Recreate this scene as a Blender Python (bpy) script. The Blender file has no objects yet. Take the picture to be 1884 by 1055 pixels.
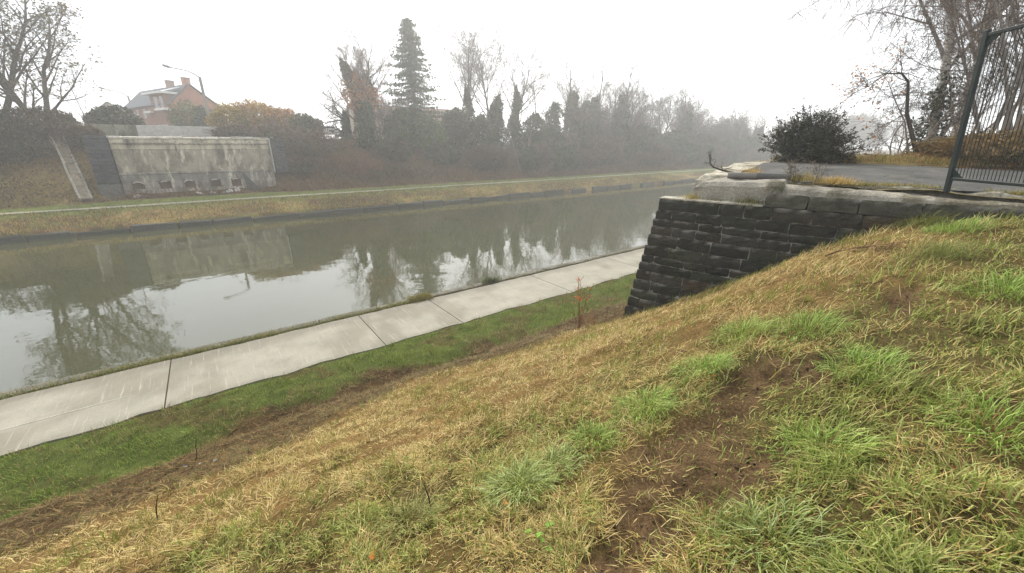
import bpy, math, random
import numpy as np
from mathutils import Vector

# ------------------------------------------------------------------ camera, sky, sun, exposure
# world axes: X = s, along the canal; Y = t, across it to the far bank; the photographer's eye is z = 0
scene = bpy.context.scene
FPX, PITCH, AZ = 725.0, math.radians(19.5), math.radians(53.3)
cam_data = bpy.data.cameras.new('camera'); cam = bpy.data.objects.new('camera', cam_data)
scene.collection.objects.link(cam); scene.camera = cam
cam_data.sensor_width = 36.0; cam_data.lens = FPX / 1884.0 * 36.0
cam_data.clip_start = 0.05; cam_data.clip_end = 3000
cam.location = (0, 0, 0); cam.rotation_euler = (math.radians(90) - PITCH, 0, AZ - math.radians(90))

SUN_EL, SUN_AZ = math.radians(36), math.radians(58)       # azimuth measured from +X towards +Y
world = bpy.data.worlds.new('World'); scene.world = world; world.use_nodes = True
wn, wl = world.node_tree.nodes, world.node_tree.links
wn.clear()
sky = wn.new('ShaderNodeTexSky'); sky.sky_type = 'NISHITA'; sky.sun_disc = False
sky.sun_elevation = SUN_EL; sky.sun_rotation = math.radians(90) - SUN_AZ
sky.dust_density = 5.0; sky.air_density = 1.0; sky.ozone_density = 1.0
hsv = wn.new('ShaderNodeHueSaturation'); hsv.inputs['Saturation'].default_value = 0.35
wl.new(sky.outputs[0], hsv.inputs['Color'])
bg_clear = wn.new('ShaderNodeBackground'); bg_clear.inputs['Strength'].default_value = 0.10
wl.new(hsv.outputs[0], bg_clear.inputs['Color'])
bg_cloud = wn.new('ShaderNodeBackground'); bg_cloud.inputs['Color'].default_value = (0.90, 0.955, 1.0, 1)
bg_cloud.inputs['Strength'].default_value = 0.58
mixw = wn.new('ShaderNodeMixShader'); mixw.inputs[0].default_value = 0.88
wl.new(bg_clear.outputs[0], mixw.inputs[1]); wl.new(bg_cloud.outputs[0], mixw.inputs[2])
wo = wn.new('ShaderNodeOutputWorld'); wl.new(mixw.outputs[0], wo.inputs['Surface'])

sd = bpy.data.lights.new('sun', 'SUN'); sd.energy = 2.2; sd.angle = math.radians(14); sd.color = (1.0, 0.93, 0.82)
sun = bpy.data.objects.new('sun', sd); scene.collection.objects.link(sun)
sdir = Vector((math.cos(SUN_EL) * math.cos(SUN_AZ), math.cos(SUN_EL) * math.sin(SUN_AZ), math.sin(SUN_EL)))
sun.rotation_euler = sdir.to_track_quat('Z', 'Y').to_euler()

vs = scene.view_settings
vs.view_transform = 'Standard'; vs.look = 'None'; vs.exposure = 1.38; vs.gamma = 1.0; vs.use_curve_mapping = False
scene.render.engine = 'CYCLES'
scene.cycles.use_denoising = True
scene.cycles.max_bounces = 6; scene.cycles.volume_bounces = 1
scene.cycles.diffuse_bounces = 2; scene.cycles.glossy_bounces = 3; scene.cycles.transmission_bounces = 2
scene.cycles.transparent_max_bounces = 4

# ------------------------------------------------------------------ helpers
C = scene.collection
R = random.Random(11)
NR = np.random.RandomState(5)

def ray(px, py):
    x = (px - 942) / FPX; y = (527.5 - py) / FPX
    f = math.cos(PITCH) + y * math.sin(PITCH); z = -math.sin(PITCH) + y * math.cos(PITCH)
    return np.array([f * math.cos(AZ) + x * math.sin(AZ), f * math.sin(AZ) - x * math.cos(AZ), z])
def at_t(px, py, t): r = ray(px, py); return r * (t / r[1])
def at_s(px, py, s): r = ray(px, py); return r * (s / r[0])
def at_d(px, py, d): r = ray(px, py); return r * (d / math.hypot(r[0], r[1]))

_G = np.random.RandomState(3).rand(256, 256)
def vnoise(x, y):
    xi = np.floor(x).astype(int); yi = np.floor(y).astype(int)
    fx = x - xi; fy = y - yi
    fx = fx * fx * (3 - 2 * fx); fy = fy * fy * (3 - 2 * fy)
    a = _G[xi % 256, yi % 256]; b = _G[(xi + 1) % 256, yi % 256]
    c = _G[xi % 256, (yi + 1) % 256]; d = _G[(xi + 1) % 256, (yi + 1) % 256]
    return (a * (1 - fx) + b * fx) * (1 - fy) + (c * (1 - fx) + d * fx) * fy
def fbm(x, y, sc=1.0, o=4):
    x = np.asarray(x, float) * sc; y = np.asarray(y, float) * sc
    r = 0; a = 0.5; n = 0
    for k in range(o):
        r = r + a * vnoise(x + 17.3 * k, y + 9.1 * k); n += a; a *= 0.5; x = x * 2.03; y = y * 2.03
    return r / n
def sm(x, a, b):
    k = np.clip((np.asarray(x, float) - a) / (b - a), 0, 1); return k * k * (3 - 2 * k)

def tag(o, label=None, cat=None, group=None, kind=None):
    if label: o['label'] = label
    if cat: o['category'] = cat
    if group: o['group'] = group
    if kind: o['kind'] = kind
    return o
def thing(name, label, cat, loc=(0, 0, 0), group=None, rz=0.0):
    o = bpy.data.objects.new(name, None); C.objects.link(o)
    o.empty_display_size = 0.2
    o.location = [float(v) for v in loc]; o.rotation_euler = (0, 0, rz)
    return tag(o, label, cat, group)
def copy_tree(o, parent=None):
    c = o.copy(); C.objects.link(c); c.parent = parent
    for ch in [x for x in ALL if x.parent == o]:
        copy_tree(ch, c)
    return c
ALL = []

class MB:
    """collects vertices, faces and vertex colours; build() links them as one mesh object"""
    def __init__(self): self.V = []; self.F = []; self.K = []; self.n = 0
    def add(self, V, F, col=(1, 1, 1)):
        V = np.asarray(V, float).reshape(-1, 3)
        F = [F] if isinstance(F, np.ndarray) else F
        self.V.append(V)
        col = np.asarray(col, float)
        self.K.append(np.broadcast_to(col, (len(V), 3)) if col.ndim == 1 else col)
        for f in F:
            f = np.asarray(f, int)
            if f.ndim == 1: f = f[None]
            self.F.append(f + self.n)
        self.n += len(V)
    def box(self, c, d, col=(1, 1, 1), ax=None, ch=0.0, jit=0.0):
        c = np.asarray(c, float); h = np.asarray(d, float) / 2
        ax = np.eye(3) if ax is None else np.asarray(ax, float)
        if ch <= 0:
            S = np.array([[x, y, z] for x in (-1, 1) for y in (-1, 1) for z in (-1, 1)], float) * h
            if jit: S = S + NR.uniform(-jit, jit, S.shape)
            F = np.array([[0, 1, 3, 2], [4, 6, 7, 5], [0, 4, 5, 1], [2, 3, 7, 6], [0, 2, 6, 4], [1, 5, 7, 3]])
            self.add(c + S @ ax, F, col)
        else:
            P = []; idx = {}
            for x in (-1, 1):
                for y in (-1, 1):
                    for z in (-1, 1):
                        s = np.array([x, y, z], float)
                        for k in range(3):
                            v = s * (h - ch); v[k] = s[k] * h[k]
                            idx[(x, y, z, k)] = len(P); P.append(v)
            P = np.array(P)
            if jit: P = P + NR.uniform(-jit, jit, P.shape)
            Q = []; T = []
            for k in range(3):
                a, b = [i for i in range(3) if i != k]
                for sg in (-1, 1):
                    cyc = []
                    for (u, v) in ((-1, -1), (1, -1), (1, 1), (-1, 1)):
                        t = [0, 0, 0]; t[k] = sg; t[a] = u; t[b] = v; cyc.append(idx[(*t, k)])
                    flip = (sg > 0) ^ (k == 1)
                    Q.append(cyc if flip else cyc[::-1])
            for k in range(3):        # edges along axis k
                a, b = [i for i in range(3) if i != k]
                for u in (-1, 1):
                    for v in (-1, 1):
                        t0 = [0, 0, 0]; t1 = [0, 0, 0]
                        t0[k] = -1; t1[k] = 1; t0[a] = t1[a] = u; t0[b] = t1[b] = v
                        Q.append([idx[(*t0, a)], idx[(*t1, a)], idx[(*t1, b)], idx[(*t0, b)]])
            for x in (-1, 1):
                for y in (-1, 1):
                    for z in (-1, 1):
                        T.append([idx[(x, y, z, 0)], idx[(x, y, z, 1)], idx[(x, y, z, 2)]])
            self.add(c + P @ ax, [np.array(Q), np.array(T)], col)
        return self
    def tube(self, pts, rad, n=6, col=(1, 1, 1), cap=True):
        pts = np.asarray(pts, float); m = len(pts)
        rad = np.broadcast_to(np.asarray(rad, float), (m,))
        V = []; u = None
        for i in range(m):
            d = pts[min(i + 1, m - 1)] - pts[max(i - 1, 0)]; d = d / (np.linalg.norm(d) + 1e-9)
            if u is None:
                q = np.array([0, 0, 1.0]) if abs(d[2]) < 0.9 else np.array([1.0, 0, 0])
                u = np.cross(d, q)
            u = u - d * (u @ d); u /= np.linalg.norm(u) + 1e-9; w = np.cross(d, u)
            a = np.arange(n) * 2 * math.pi / n
            V.append(pts[i] + rad[i] * (np.cos(a)[:, None] * u + np.sin(a)[:, None] * w))
        V = np.concatenate(V); F = []
        for i in range(m - 1):
            for k in range(n):
                F.append([i * n + k, i * n + (k + 1) % n, (i + 1) * n + (k + 1) % n, (i + 1) * n + k])
        L = [np.array(F)]
        if cap: L += [np.arange(n)[::-1][None], (np.arange(n) + (m - 1) * n)[None]]
        self.add(V, L, col); return self
    def segs(self, S, n, col):
        """S: (N,8) p0 p1 r0 r1 -> N open prisms with n sides; n = 2 gives ribbons"""
        S = np.asarray(S, float)
        if not len(S): return self
        p0, p1, r0, r1 = S[:, :3], S[:, 3:6], S[:, 6], S[:, 7]
        d = p1 - p0; d /= np.linalg.norm(d, axis=1, keepdims=True) + 1e-9
        q = NR.normal(size=d.shape); u = np.cross(d, q); u /= np.linalg.norm(u, axis=1, keepdims=True) + 1e-9
        w = np.cross(d, u); N = len(S)
        a = np.arange(n) * 2 * math.pi / n
        ring = np.cos(a)[None, :, None] * u[:, None] + np.sin(a)[None, :, None] * w[:, None]
        V = np.concatenate([p0[:, None] + ring * r0[:, None, None], p1[:, None] + ring * r1[:, None, None]], 1)
        base = (np.arange(N) * 2 * n)[:, None]
        ks = range(n) if n > 2 else range(1)
        F = np.concatenate([base + np.array([[k, (k + 1) % n, n + (k + 1) % n, n + k]]) for k in ks])
        col = np.asarray(col, float)
        if col.ndim == 2: col = np.repeat(col, 2 * n, 0)
        self.add(V.reshape(-1, 3), F, col); return self
    def leaves(self, P, size, col, aspect=1.0, droop=None, flat=0.0):
        """one quad (diamond) for each point"""
        P = np.asarray(P, float); N = len(P)
        if not N: return self
        u = NR.normal(size=(N, 3)) * np.array([1, 1, 1 - flat])
        if droop is not None: u = u * 0.5 + np.asarray(droop)
        u /= np.linalg.norm(u, axis=1, keepdims=True) + 1e-9
        q = NR.normal(size=(N, 3)); w = np.cross(u, q); w /= np.linalg.norm(w, axis=1, keepdims=True) + 1e-9
        s = np.broadcast_to(np.asarray(size, float), (N,))[:, None]
        V = np.stack([P - u * s, P + w * s * 0.5 / aspect, P + u * s, P - w * s * 0.5 / aspect], 1)
        F = np.arange(4 * N).reshape(N, 4)
        col = np.asarray(col, float)
        if col.ndim == 2: col = np.repeat(col, 4, 0)
        self.add(V.reshape(-1, 3), F, col); return self
    def mesh(self, name, off=(0, 0, 0), smooth=False):
        me = bpy.data.meshes.new(name)
        V = np.concatenate(self.V) - np.asarray(off, float)
        me.vertices.add(len(V)); me.vertices.foreach_set('co', V.astype(np.float32).ravel())
        nl = sum(f.size for f in self.F); npol = sum(len(f) for f in self.F)
        me.loops.add(nl); me.polygons.add(npol)
        me.loops.foreach_set('vertex_index', np.concatenate([f.ravel() for f in self.F]).astype(np.int32))
        tot = np.concatenate([np.full(len(f), f.shape[1]) for f in self.F]).astype(np.int32)
        me.polygons.foreach_set('loop_start', (np.cumsum(tot) - tot).astype(np.int32))
        me.polygons.foreach_set('loop_total', tot)
        me.polygons.foreach_set('use_smooth', np.full(npol, bool(smooth)))
        a = me.attributes.new('Col', 'FLOAT_COLOR', 'POINT')
        K = np.concatenate(self.K); K4 = np.ones((len(K), 4), np.float32); K4[:, :3] = K
        a.data.foreach_set('color', K4.ravel())
        me.update(calc_edges=True); me.validate()
        return me
    def build(self, name, mat, parent=None, smooth=False, local=False):
        off = (0, 0, 0) if (parent is None or local) else parent_off(parent)
        me = self.mesh(name, off, smooth); me.materials.append(mat)
        o = bpy.data.objects.new(name, me); C.objects.link(o)
        if parent is not None: o.parent = parent
        ALL.append(o); return o
def parent_off(p):
    v = np.array(p.location[:])
    if p.parent: v = v + parent_off(p.parent)
    return v
def link_copy(o, name, parent, loc=None, rot=None, scale=None):
    c = bpy.data.objects.new(name, o.data); C.objects.link(c); c.parent = parent
    if loc is not None: c.location = loc
    if rot is not None: c.rotation_euler = rot
    if scale is not None: c.scale = scale
    ALL.append(c); return c

# ------------------------------------------------------------------ materials
def mat(name, base=None, rough=0.85, n_scale=4.0, n_amt=0.35, fine=40.0, fine_amt=0.2, bump=0.0, bump_scale=60.0,
        spots=None, spec=0.3, stretch=None, translucent=0.0, bumpdist=0.02):
    m = bpy.data.materials.new(name); m.use_nodes = True
    nt = m.node_tree; N, L = nt.nodes, nt.links
    b = N['Principled BSDF']; b.inputs['Roughness'].default_value = rough
    b.inputs['Specular IOR Level'].default_value = spec
    if base is None:
        src = N.new('ShaderNodeAttribute'); src.attribute_name = 'Col'; col = src.outputs['Color']
    else:
        src = N.new('ShaderNodeRGB'); src.outputs[0].default_value = (*base, 1); col = src.outputs[0]
    tc = N.new('ShaderNodeTexCoord'); vec = tc.outputs['Object']
    geo = N.new('ShaderNodeNewGeometry'); vec = geo.outputs['Position']
    if stretch:
        mp = N.new('ShaderNodeMapping'); mp.inputs['Scale'].default_value = stretch
        L.new(vec, mp.inputs['Vector']); vec = mp.outputs[0]
    def vary(col, sc, amt, detail):
        nz = N.new('ShaderNodeTexNoise'); nz.inputs['Scale'].default_value = sc; nz.inputs['Detail'].default_value = detail
        nz.inputs['Roughness'].default_value = 0.65
        L.new(vec, nz.inputs['Vector'])
        mr = N.new('ShaderNodeMapRange'); mr.inputs['From Min'].default_value = 0.3; mr.inputs['From Max'].default_value = 0.7
        mr.inputs['To Min'].default_value = 1 - amt; mr.inputs['To Max'].default_value = 1 + amt
        L.new(nz.outputs['Fac'], mr.inputs['Value'])
        mx = N.new('ShaderNodeVectorMath'); mx.operation = 'SCALE'
        L.new(col, mx.inputs[0]); L.new(mr.outputs[0], mx.inputs['Scale']); return mx.outputs[0]
    if n_amt: col = vary(col, n_scale, n_amt, 5)
    if fine_amt: col = vary(col, fine, fine_amt, 3)
    for sp in (spots or []):          # (colour, noise scale, threshold lo, hi)
        nz = N.new('ShaderNodeTexNoise'); nz.inputs['Scale'].default_value = sp[1]; nz.inputs['Detail'].default_value = 6
        nz.inputs['Roughness'].default_value = 0.7
        sv = vec
        if len(sp) > 4:
            mp2 = N.new('ShaderNodeMapping'); mp2.inputs['Scale'].default_value = sp[4]; L.new(geo.outputs['Position'], mp2.inputs['Vector']); sv = mp2.outputs[0]
        L.new(sv, nz.inputs['Vector'])
        mr = N.new('ShaderNodeMapRange'); mr.inputs['From Min'].default_value = sp[2]; mr.inputs['From Max'].default_value = sp[3]
        L.new(nz.outputs['Fac'], mr.inputs['Value'])
        mx = N.new('ShaderNodeMix'); mx.data_type = 'RGBA'; L.new(mr.outputs[0], mx.inputs['Factor'])
        L.new(col, mx.inputs['A']); mx.inputs['B'].default_value = (*sp[0], 1); col = mx.outputs['Result']
    L.new(col, b.inputs['Base Color'])
    if bump:
        nz = N.new('ShaderNodeTexNoise'); nz.inputs['Scale'].default_value = bump_scale; nz.inputs['Detail'].default_value = 6
        nz.inputs['Roughness'].default_value = 0.65
        L.new(vec, nz.inputs['Vector'])
        bp = N.new('ShaderNodeBump'); bp.inputs['Strength'].default_value = bump; bp.inputs['Distance'].default_value = bumpdist
        L.new(nz.outputs['Fac'], bp.inputs['Height']); L.new(bp.outputs[0], b.inputs['Normal'])
    if translucent:
        tr = N.new('ShaderNodeBsdfTranslucent'); L.new(col, tr.inputs['Color'])
        ms = N.new('ShaderNodeMixShader'); ms.inputs[0].default_value = translucent
        L.new(b.outputs[0], ms.inputs[1]); L.new(tr.outputs[0], ms.inputs[2])
        L.new(ms.outputs[0], N['Material Output'].inputs['Surface'])
    return m

M = {}
M['soil'] = mat('soil_and_thatch', None, 0.95, 2.2, 0.3, 45, 0.5, 1.0, 55, bumpdist=0.03, spec=0.05)
M['blade'] = mat('grass_blades', None, 0.6, 3.0, 0.15, 30, 0.15, translucent=0.22, spec=0.08)
M['leaf'] = mat('leaves', None, 0.7, 1.2, 0.3, 6, 0.2, translucent=0.2, spec=0.1)
M['gloss_leaf'] = mat('evergreen_leaves', None, 0.45, 2.0, 0.35, 12, 0.2, translucent=0.12, spec=0.4)
M['bark'] = mat('bark', None, 0.95, 3.0, 0.3, 25, 0.25, 0.4, 30, spec=0.1)
M['birch'] = mat('birch_bark', None, 0.75, 2.0, 0.2, 20, 0.15, spots=[((0.03, 0.028, 0.025), 5.0, 0.56, 0.62, (1, 1, 3.5))])
M['concrete'] = mat('path_concrete', None, 0.88, 0.9, 0.10, 26, 0.10, 0.35, 70,
                    spots=[((0.17, 0.155, 0.125), 1.3, 0.50, 0.80), ((0.37, 0.335, 0.275), 2.0, 0.57, 0.70, (9, 0.35, 1)),
                           ((0.22, 0.20, 0.17), 3.0, 0.60, 0.78, (6, 0.5, 1))], bumpdist=0.008)
M['rough_concrete'] = mat('broken_concrete', None, 0.92, 2.5, 0.28, 30, 0.3, 1.0, 24,
                          spots=[((0.10, 0.10, 0.06), 3.0, 0.55, 0.7), ((0.5, 0.47, 0.4), 7.0, 0.60, 0.72)], bumpdist=0.04)
M['stone'] = mat('dark_limestone', None, 0.85, 5.0, 0.35, 30, 0.3, 0.9, 20,
                 spots=[((0.26, 0.25, 0.22), 26.0, 0.70, 0.77), ((0.036, 0.036, 0.018), 3.0, 0.55, 0.72)], bumpdist=0.03)
M['mortar'] = mat('lime_mortar', None, 0.95, 6.0, 0.35, 40, 0.3, 0.8, 40, spots=[((0.04, 0.04, 0.035), 4.0, 0.42, 0.55)])
M['abut'] = mat('stained_concrete', None, 0.9, 0.9, 0.2, 9, 0.18, 0.3, 12,
                spots=[((0.075, 0.064, 0.047), 0.8, 0.47, 0.66, (1.1, 1, 0.45)), ((0.56, 0.50, 0.40), 1.2, 0.54, 0.66, (1.4, 1, 0.45)),
                       ((0.035, 0.030, 0.026), 1.0, 0.60, 0.72, (1.8, 1, 0.30)), ((0.11, 0.12, 0.06), 0.6, 0.60, 0.75)])
M['abut2'] = mat('pale_broken_concrete', None, 0.92, 1.5, 0.25, 8, 0.25, 0.5, 12, spots=[((0.20, 0.17, 0.12), 1.2, 0.54, 0.66)])
M['asphalt'] = mat('asphalt', None, 0.9, 1.4, 0.3, 90, 0.5, 0.8, 110, spots=[((0.15, 0.14, 0.12), 1.1, 0.52, 0.75), ((0.03, 0.03, 0.028), 2.0, 0.60, 0.66, (1, 3, 1)), ((0.10, 0.085, 0.04), 3.5, 0.62, 0.72)], bumpdist=0.01, spec=0.15)
M['brick'] = mat('house_brick', None, 0.9, 1.0, 0.12, 8, 0.15)
M['roof'] = mat('roof_slate', None, 0.7, 1.0, 0.12, 10, 0.12)
M['paint'] = mat('white_paint', None, 0.6, 1.0, 0.06, 8, 0.05)
M['pane'] = mat('window_glass', None, 0.12, 1.0, 0.0, 8, 0.0, spec=0.6)
M['steel'] = mat('dark_coated_steel', None, 0.6, 6.0, 0.3, 50, 0.2, spec=0.25)
M['pole'] = mat('weathered_wood_and_concrete', None, 0.85, 3.0, 0.2, 20, 0.15)

def water_mat():
    m = bpy.data.materials.new('canal_water'); m.use_nodes = True
    N, L = m.node_tree.nodes, m.node_tree.links; b = N['Principled BSDF']
    b.inputs['Base Color'].default_value = (0.052, 0.053, 0.025, 1)
    b.inputs['Roughness'].default_value = 0.02; b.inputs['IOR'].default_value = 1.85
    geo = N.new('ShaderNodeNewGeometry')
    prev = None
    for sc, st, dist in ((0.35, 0.22, 0.05), (1.6, 0.16, 0.02), (6.0, 0.10, 0.006)):
        nz = N.new('ShaderNodeTexNoise'); nz.inputs['Scale'].default_value = sc; nz.inputs['Detail'].default_value = 2
        L.new(geo.outputs['Position'], nz.inputs['Vector'])
        bp = N.new('ShaderNodeBump'); bp.inputs['Strength'].default_value = st; bp.inputs['Distance'].default_value = dist
        L.new(nz.outputs['Fac'], bp.inputs['Height'])
        if prev is not None: L.new(prev, bp.inputs['Normal'])
        prev = bp.outputs[0]
    L.new(prev, b.inputs['Normal']); return m
M['water'] = water_mat()

# ------------------------------------------------------------------ levels and terrain
Z_WATER, Z_PATH = -6.1, -5.5
T_IN, T_OUT, T_EDGE = 10.5, 13.15, 13.62        # near towpath: inner edge, outer edge, canal edge
TP = np.array([-400, -40, -8, -3, -1, 0, .6, 1.33, 2.05, 2.6, 3.6, 5.24, 7, 8.4, 9.2, 10.5, 13.6, 14.0])
ZA = np.array([-.9, -.9, -1.0, -1.25, -1.45, -1.6, -1.82, -2.1, -2.38, -2.6, -3.05, -3.85, -4.72, -5.3, -5.38, -5.50, -5.55, -6.7])
ZB = np.array([-.7, -.7, -.75, -.8, -.85, -.88, -.95, -1.15, -1.55, -2.0, -2.68, -3.86, -4.72, -5.27, -5.36, -5.50, -5.55, -6.7])
CA = np.array([7.43, 4.82]); DA = np.array([.216, -.976]); DB = np.array([.976, .216])   # abutment frame: a towards us, b inward
def ab(s, t):
    ds, dt = s - CA[0], t - CA[1]
    return ds * DA[0] + dt * DA[1], ds * DB[0] + dt * DB[1]
def abp(a, b, z): return np.array([CA[0] + a * DA[0] + b * DB[0], CA[1] + a * DA[1] + b * DB[1], z])
DIRT = [(2.28, 1.08, .40, .34), (1.86, .80, .40, .28), (1.42, .76, .34, .22), (2.25, .62, .25, .16), (3.05, 1.02, .45, .2), (3.35, .78, .3, .17), (4.9, .55, .3, .12), (1.15, .7, .25, .2)]
def dirt_w(s, t):
    w = np.zeros_like(s); n = (fbm(s, t, 3.0, 4) - .5) * 1.4
    for cx, cy, rx, ry in DIRT:
        q = np.sqrt(((s - cx) / rx) ** 2 + ((t - cy) / ry) ** 2) + n
        w = np.maximum(w, 1 - sm(q, .75, 1.15))
    return w
def near_base(s, t):
    w = sm(s, 1., 8.3); z = np.interp(t, TP, ZA) * (1 - w) + np.interp(t, TP, ZB) * w
    a, b = ab(s, t)
    inside = sm(b, 0.5, 0.95) * (1 - sm(-a, -0.75, -0.3)) * sm(9.5 - b, 0, 1)
    z = z * (1 - inside) + np.minimum(-1.05, -1.05) * inside
    # beyond the road the ground climbs to a leafy bank and falls to the canal
    f = sm(s, 13.0, 15.5)
    bank = np.interp(t, [-400, -30, -6, 0, 2.5, 5, 7, 8.8, 10.5, 13.6, 14.0], [2.5, 2.5, 1.3, .55, .1, -.9, -2.6, -4.6, -5.50, -5.55, -6.7])
    rise = sm(s, 13.5, 22)
    bank2 = np.where(t < 3.5, -.55 + (bank + .55) * rise, bank)
    z = z * (1 - f) + bank2 * f
    return z
def near_z(s, t):
    z = near_base(s, t)
    sl = (1 - sm(t, 9.6, 10.3)) 
    d = dirt_w(s, t)
    z = z + sl * ((fbm(s, t, .9, 3) - .5) * .16 + (fbm(s, t, 4.0, 4) - .5) * .11 + (fbm(s + 2, t, 7.0, 5) - .5) * .17 * d - .05 * d)
    z = z - .12 * np.exp(-((t - np.interp(s, [-4, 1, 5, 9], [7.9, 8.5, 8.1, 7.4])) / .5) ** 2) * (1 - sm(s, 6.5, 8)) * sl
    gr = sm(t, 7.8, 9.0) * (1 - sm(t, 10.2, 10.5))
    return z + gr * (fbm(s, t, 1.2, 3) - .5) * .06

def smoothmix(*cw):
    tot = sum(w for _, w in cw) + 1e-6
    return sum(np.asarray(c)[None] * w[:, None] for c, w in cw) / tot[:, None]
def zones(s, t):
    n1 = (fbm(s, t, .8, 4) - .5); n2 = (fbm(s + 40, t, 2.5, 3) - .5)
    jt = n1 * 2.0 + n2 * .7
    tg = np.interp(s, [-4, -2.3, -.9, 1.2, 3.1, 5, 6.7, 9], [7.9, 8.05, 8.6, 8.7, 8.7, 8.5, 7.8, 7.7])
    tb = np.interp(s, [-3, -1.6, -.6, .4, 2.7, 4.2, 5.6, 8], [5.4, 5.2, 5.4, 6.0, 7.2, 6.6, 6.1, 5.8])
    tm = np.interp(s, [-3, -1, .6, 1.9, 3.3, 4.3, 6.7, 8.7], [2.6, 2.7, 2.6, 2.2, 2.3, 1.6, .9, .3])
    g = sm(t + jt * .9, tg - .25, tg + .25) * (1 - .5 * sm(fbm(s + 21, t + 4, 1.1, 4), .56, .70))
    b = sm(t + jt * .7, tb - .35, tb + .35) * (1 - g)
    m = (1 - sm(t + jt * 1.1, tm - .7, tm + .5)) * (1 - g) * (1 - b)
    m = m * (.55 + .45 * sm(fbm(s, t, 1.3, 3), .35, .6))
    st = np.clip(1 - g - b - m, 0, 1)
    d = dirt_w(s, t)
    far = sm(s, 14, 17) * (1 - sm(t, 3.0, 4.5))       # leaf litter bank beyond the road
    return g, b, st, m, d, far

def sheet(name, s_lines, t_lines, zf, cf, material, kind='structure'):
    S, T = np.meshgrid(s_lines, t_lines, indexing='ij'); s = S.ravel(); t = T.ravel()
    z = zf(s, t); V = np.stack([s, t, z], 1)
    ns, ntt = len(s_lines), len(t_lines)
    i = (np.arange(ns - 1)[:, None] * ntt + np.arange(ntt - 1)[None]).ravel()
    F = np.stack([i, i + ntt, i + ntt + 1, i + 1], 1)
    mb = MB(); mb.add(V, F, cf(s, t)); o = mb.build(name, material, smooth=True)
    tag(o, kind=kind); return o
def lines(*segs):
    out = []
    for a, b, st in segs: out.append(np.arange(a, b - 1e-6, st))
    out.append(np.array([segs[-1][1]])); return np.concatenate(out)

SOIL, STRAW, BROWN, GREENG = (.105, .068, .038), (.17, .105, .040), (.066, .040, .018), (.070, .088, .020)
def near_col(s, t):
    g, b, st, m, d, far = zones(s, t)
    col = smoothmix((GREENG, g), (BROWN, b), (STRAW, st), ((.095, .075, .028), m), ((.14, .075, .03), far * 4))
    v = (.75 + .5 * fbm(s, t, 6, 3))[:, None]
    col = col * v
    d3 = (d * .92)[:, None]
    return col * (1 - d3) + np.array([.105, .066, .034])[None] * (.4 + 1.2 * fbm(s + 9, t, 8, 3))[:, None] * d3
s_near = lines((-500, -60, 40), (-60, -12, 3), (-12, -3, .25), (-3, 0, .1), (0, 6, .05), (6, 10, .1), (10, 24, .4), (24, 60, 2), (60, 500, 20))
t_near = lines((-400, -40, 40), (-40, -6, 3), (-6, -1, .3), (-1, 4, .05), (4, 10.6, .1), (10.6, 13.2, .6), (13.2, 14.0, .1))
sheet('near_bank_ground', s_near, t_near, near_z, near_col, M['soil'])

def plateau(s): return np.interp(s, [-500, -40, -12, 10, 22, 45, 90, 500], [.6, .8, 1.0, 1.0, .9, -.6, -2.0, -2.4])
def far_z(s, t):
    p = plateau(s)
    sl = np.interp(s, [-12, -8.5, -6.8, 5.5, 7.4, 12], [0, .2, 1, 1, .1, 0])          # hollow in front of the abutment
    t0 = 48.6 + 0 * sl
    k = sm(t, 48.2, 58.5)
    z_slope = -4.62 + (p + 4.62) * k
    kk = sm(t, 50.8, 53.5)
    z_cut = -4.45 + (p - .4 + 4.45) * kk
    z = z_slope * (1 - sl) + z_cut * sl
    z = np.where(t > 56, np.maximum(z, z_slope), z)
    z = np.where(t < 48.2, np.interp(t, [40.0, 41.2, 41.45, 45.3, 47.0, 48.2], [-6.9, -6.6, -5.62, -4.78, -4.72, -4.62]), z)
    z = z + (fbm(s, t, .5, 4) - .5) * .5 * sm(t, 48.4, 50) + (fbm(s, t, .9, 4) - .5) * .35 * sm(t, 41.3, 42) * (1 - sm(t, 44.4, 45.2))
    return z
def far_col(s, t):
    n = fbm(s, t, .35, 4); n2 = fbm(s + 50, t, 1.4, 4)
    straw = np.array([.29, .20, .075]); gr = np.array([.12, .135, .035]); br = np.array([.105, .064, .030]); dk = np.array([.06, .05, .025])
    bank = straw[None] * (1 - sm(n, .35, .6))[:, None] + br[None] * sm(n, .35, .6)[:, None]
    gw = sm(n2, .45, .65)[:, None]; bank = bank * (1 - gw * .55) + gr[None] * gw * .55
    verge = sm(t, 44.0, 45.2) * (1 - sm(t, 48.2, 49.2)); v = verge[:, None]
    col = bank * (1 - v) + np.array([.145, .165, .042])[None] * (.6 + .8 * n2)[:, None] * v
    e = sm(t, 48.4, 49.4); leftgrass = (1 - sm(s, -9.5, -7)) * (1 - sm(t, 52, 56)); e2 = e[:, None]
    scr = br[None] * (.7 + .6 * n2)[:, None]
    scr = scr * (1 - leftgrass[:, None]) + np.array([.24, .17, .065])[None] * (.7 + .6 * n2)[:, None] * leftgrass[:, None]
    col = col * (1 - e2) + scr * e2
    return col
s_far = lines((-500, -60, 40), (-60, -24, 3), (-24, 40, .4), (40, 110, 1.2), (110, 200, 6), (200, 500, 30))
t_far = lines((40.0, 41.6, .2), (41.6, 60, .3), (60, 80, 3), (80, 140, 10), (140, 500, 40))
sheet('far_bank_ground', s_far, t_far, far_z, far_col, M['soil'])

w = MB(); w.add([[-500, 13.5, Z_WATER], [500, 13.5, Z_WATER], [500, 41.8, Z_WATER], [-500, 41.8, Z_WATER]], np.array([[0, 1, 2, 3]]))
tag(w.build('canal_water', M['water']), kind='structure')

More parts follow.
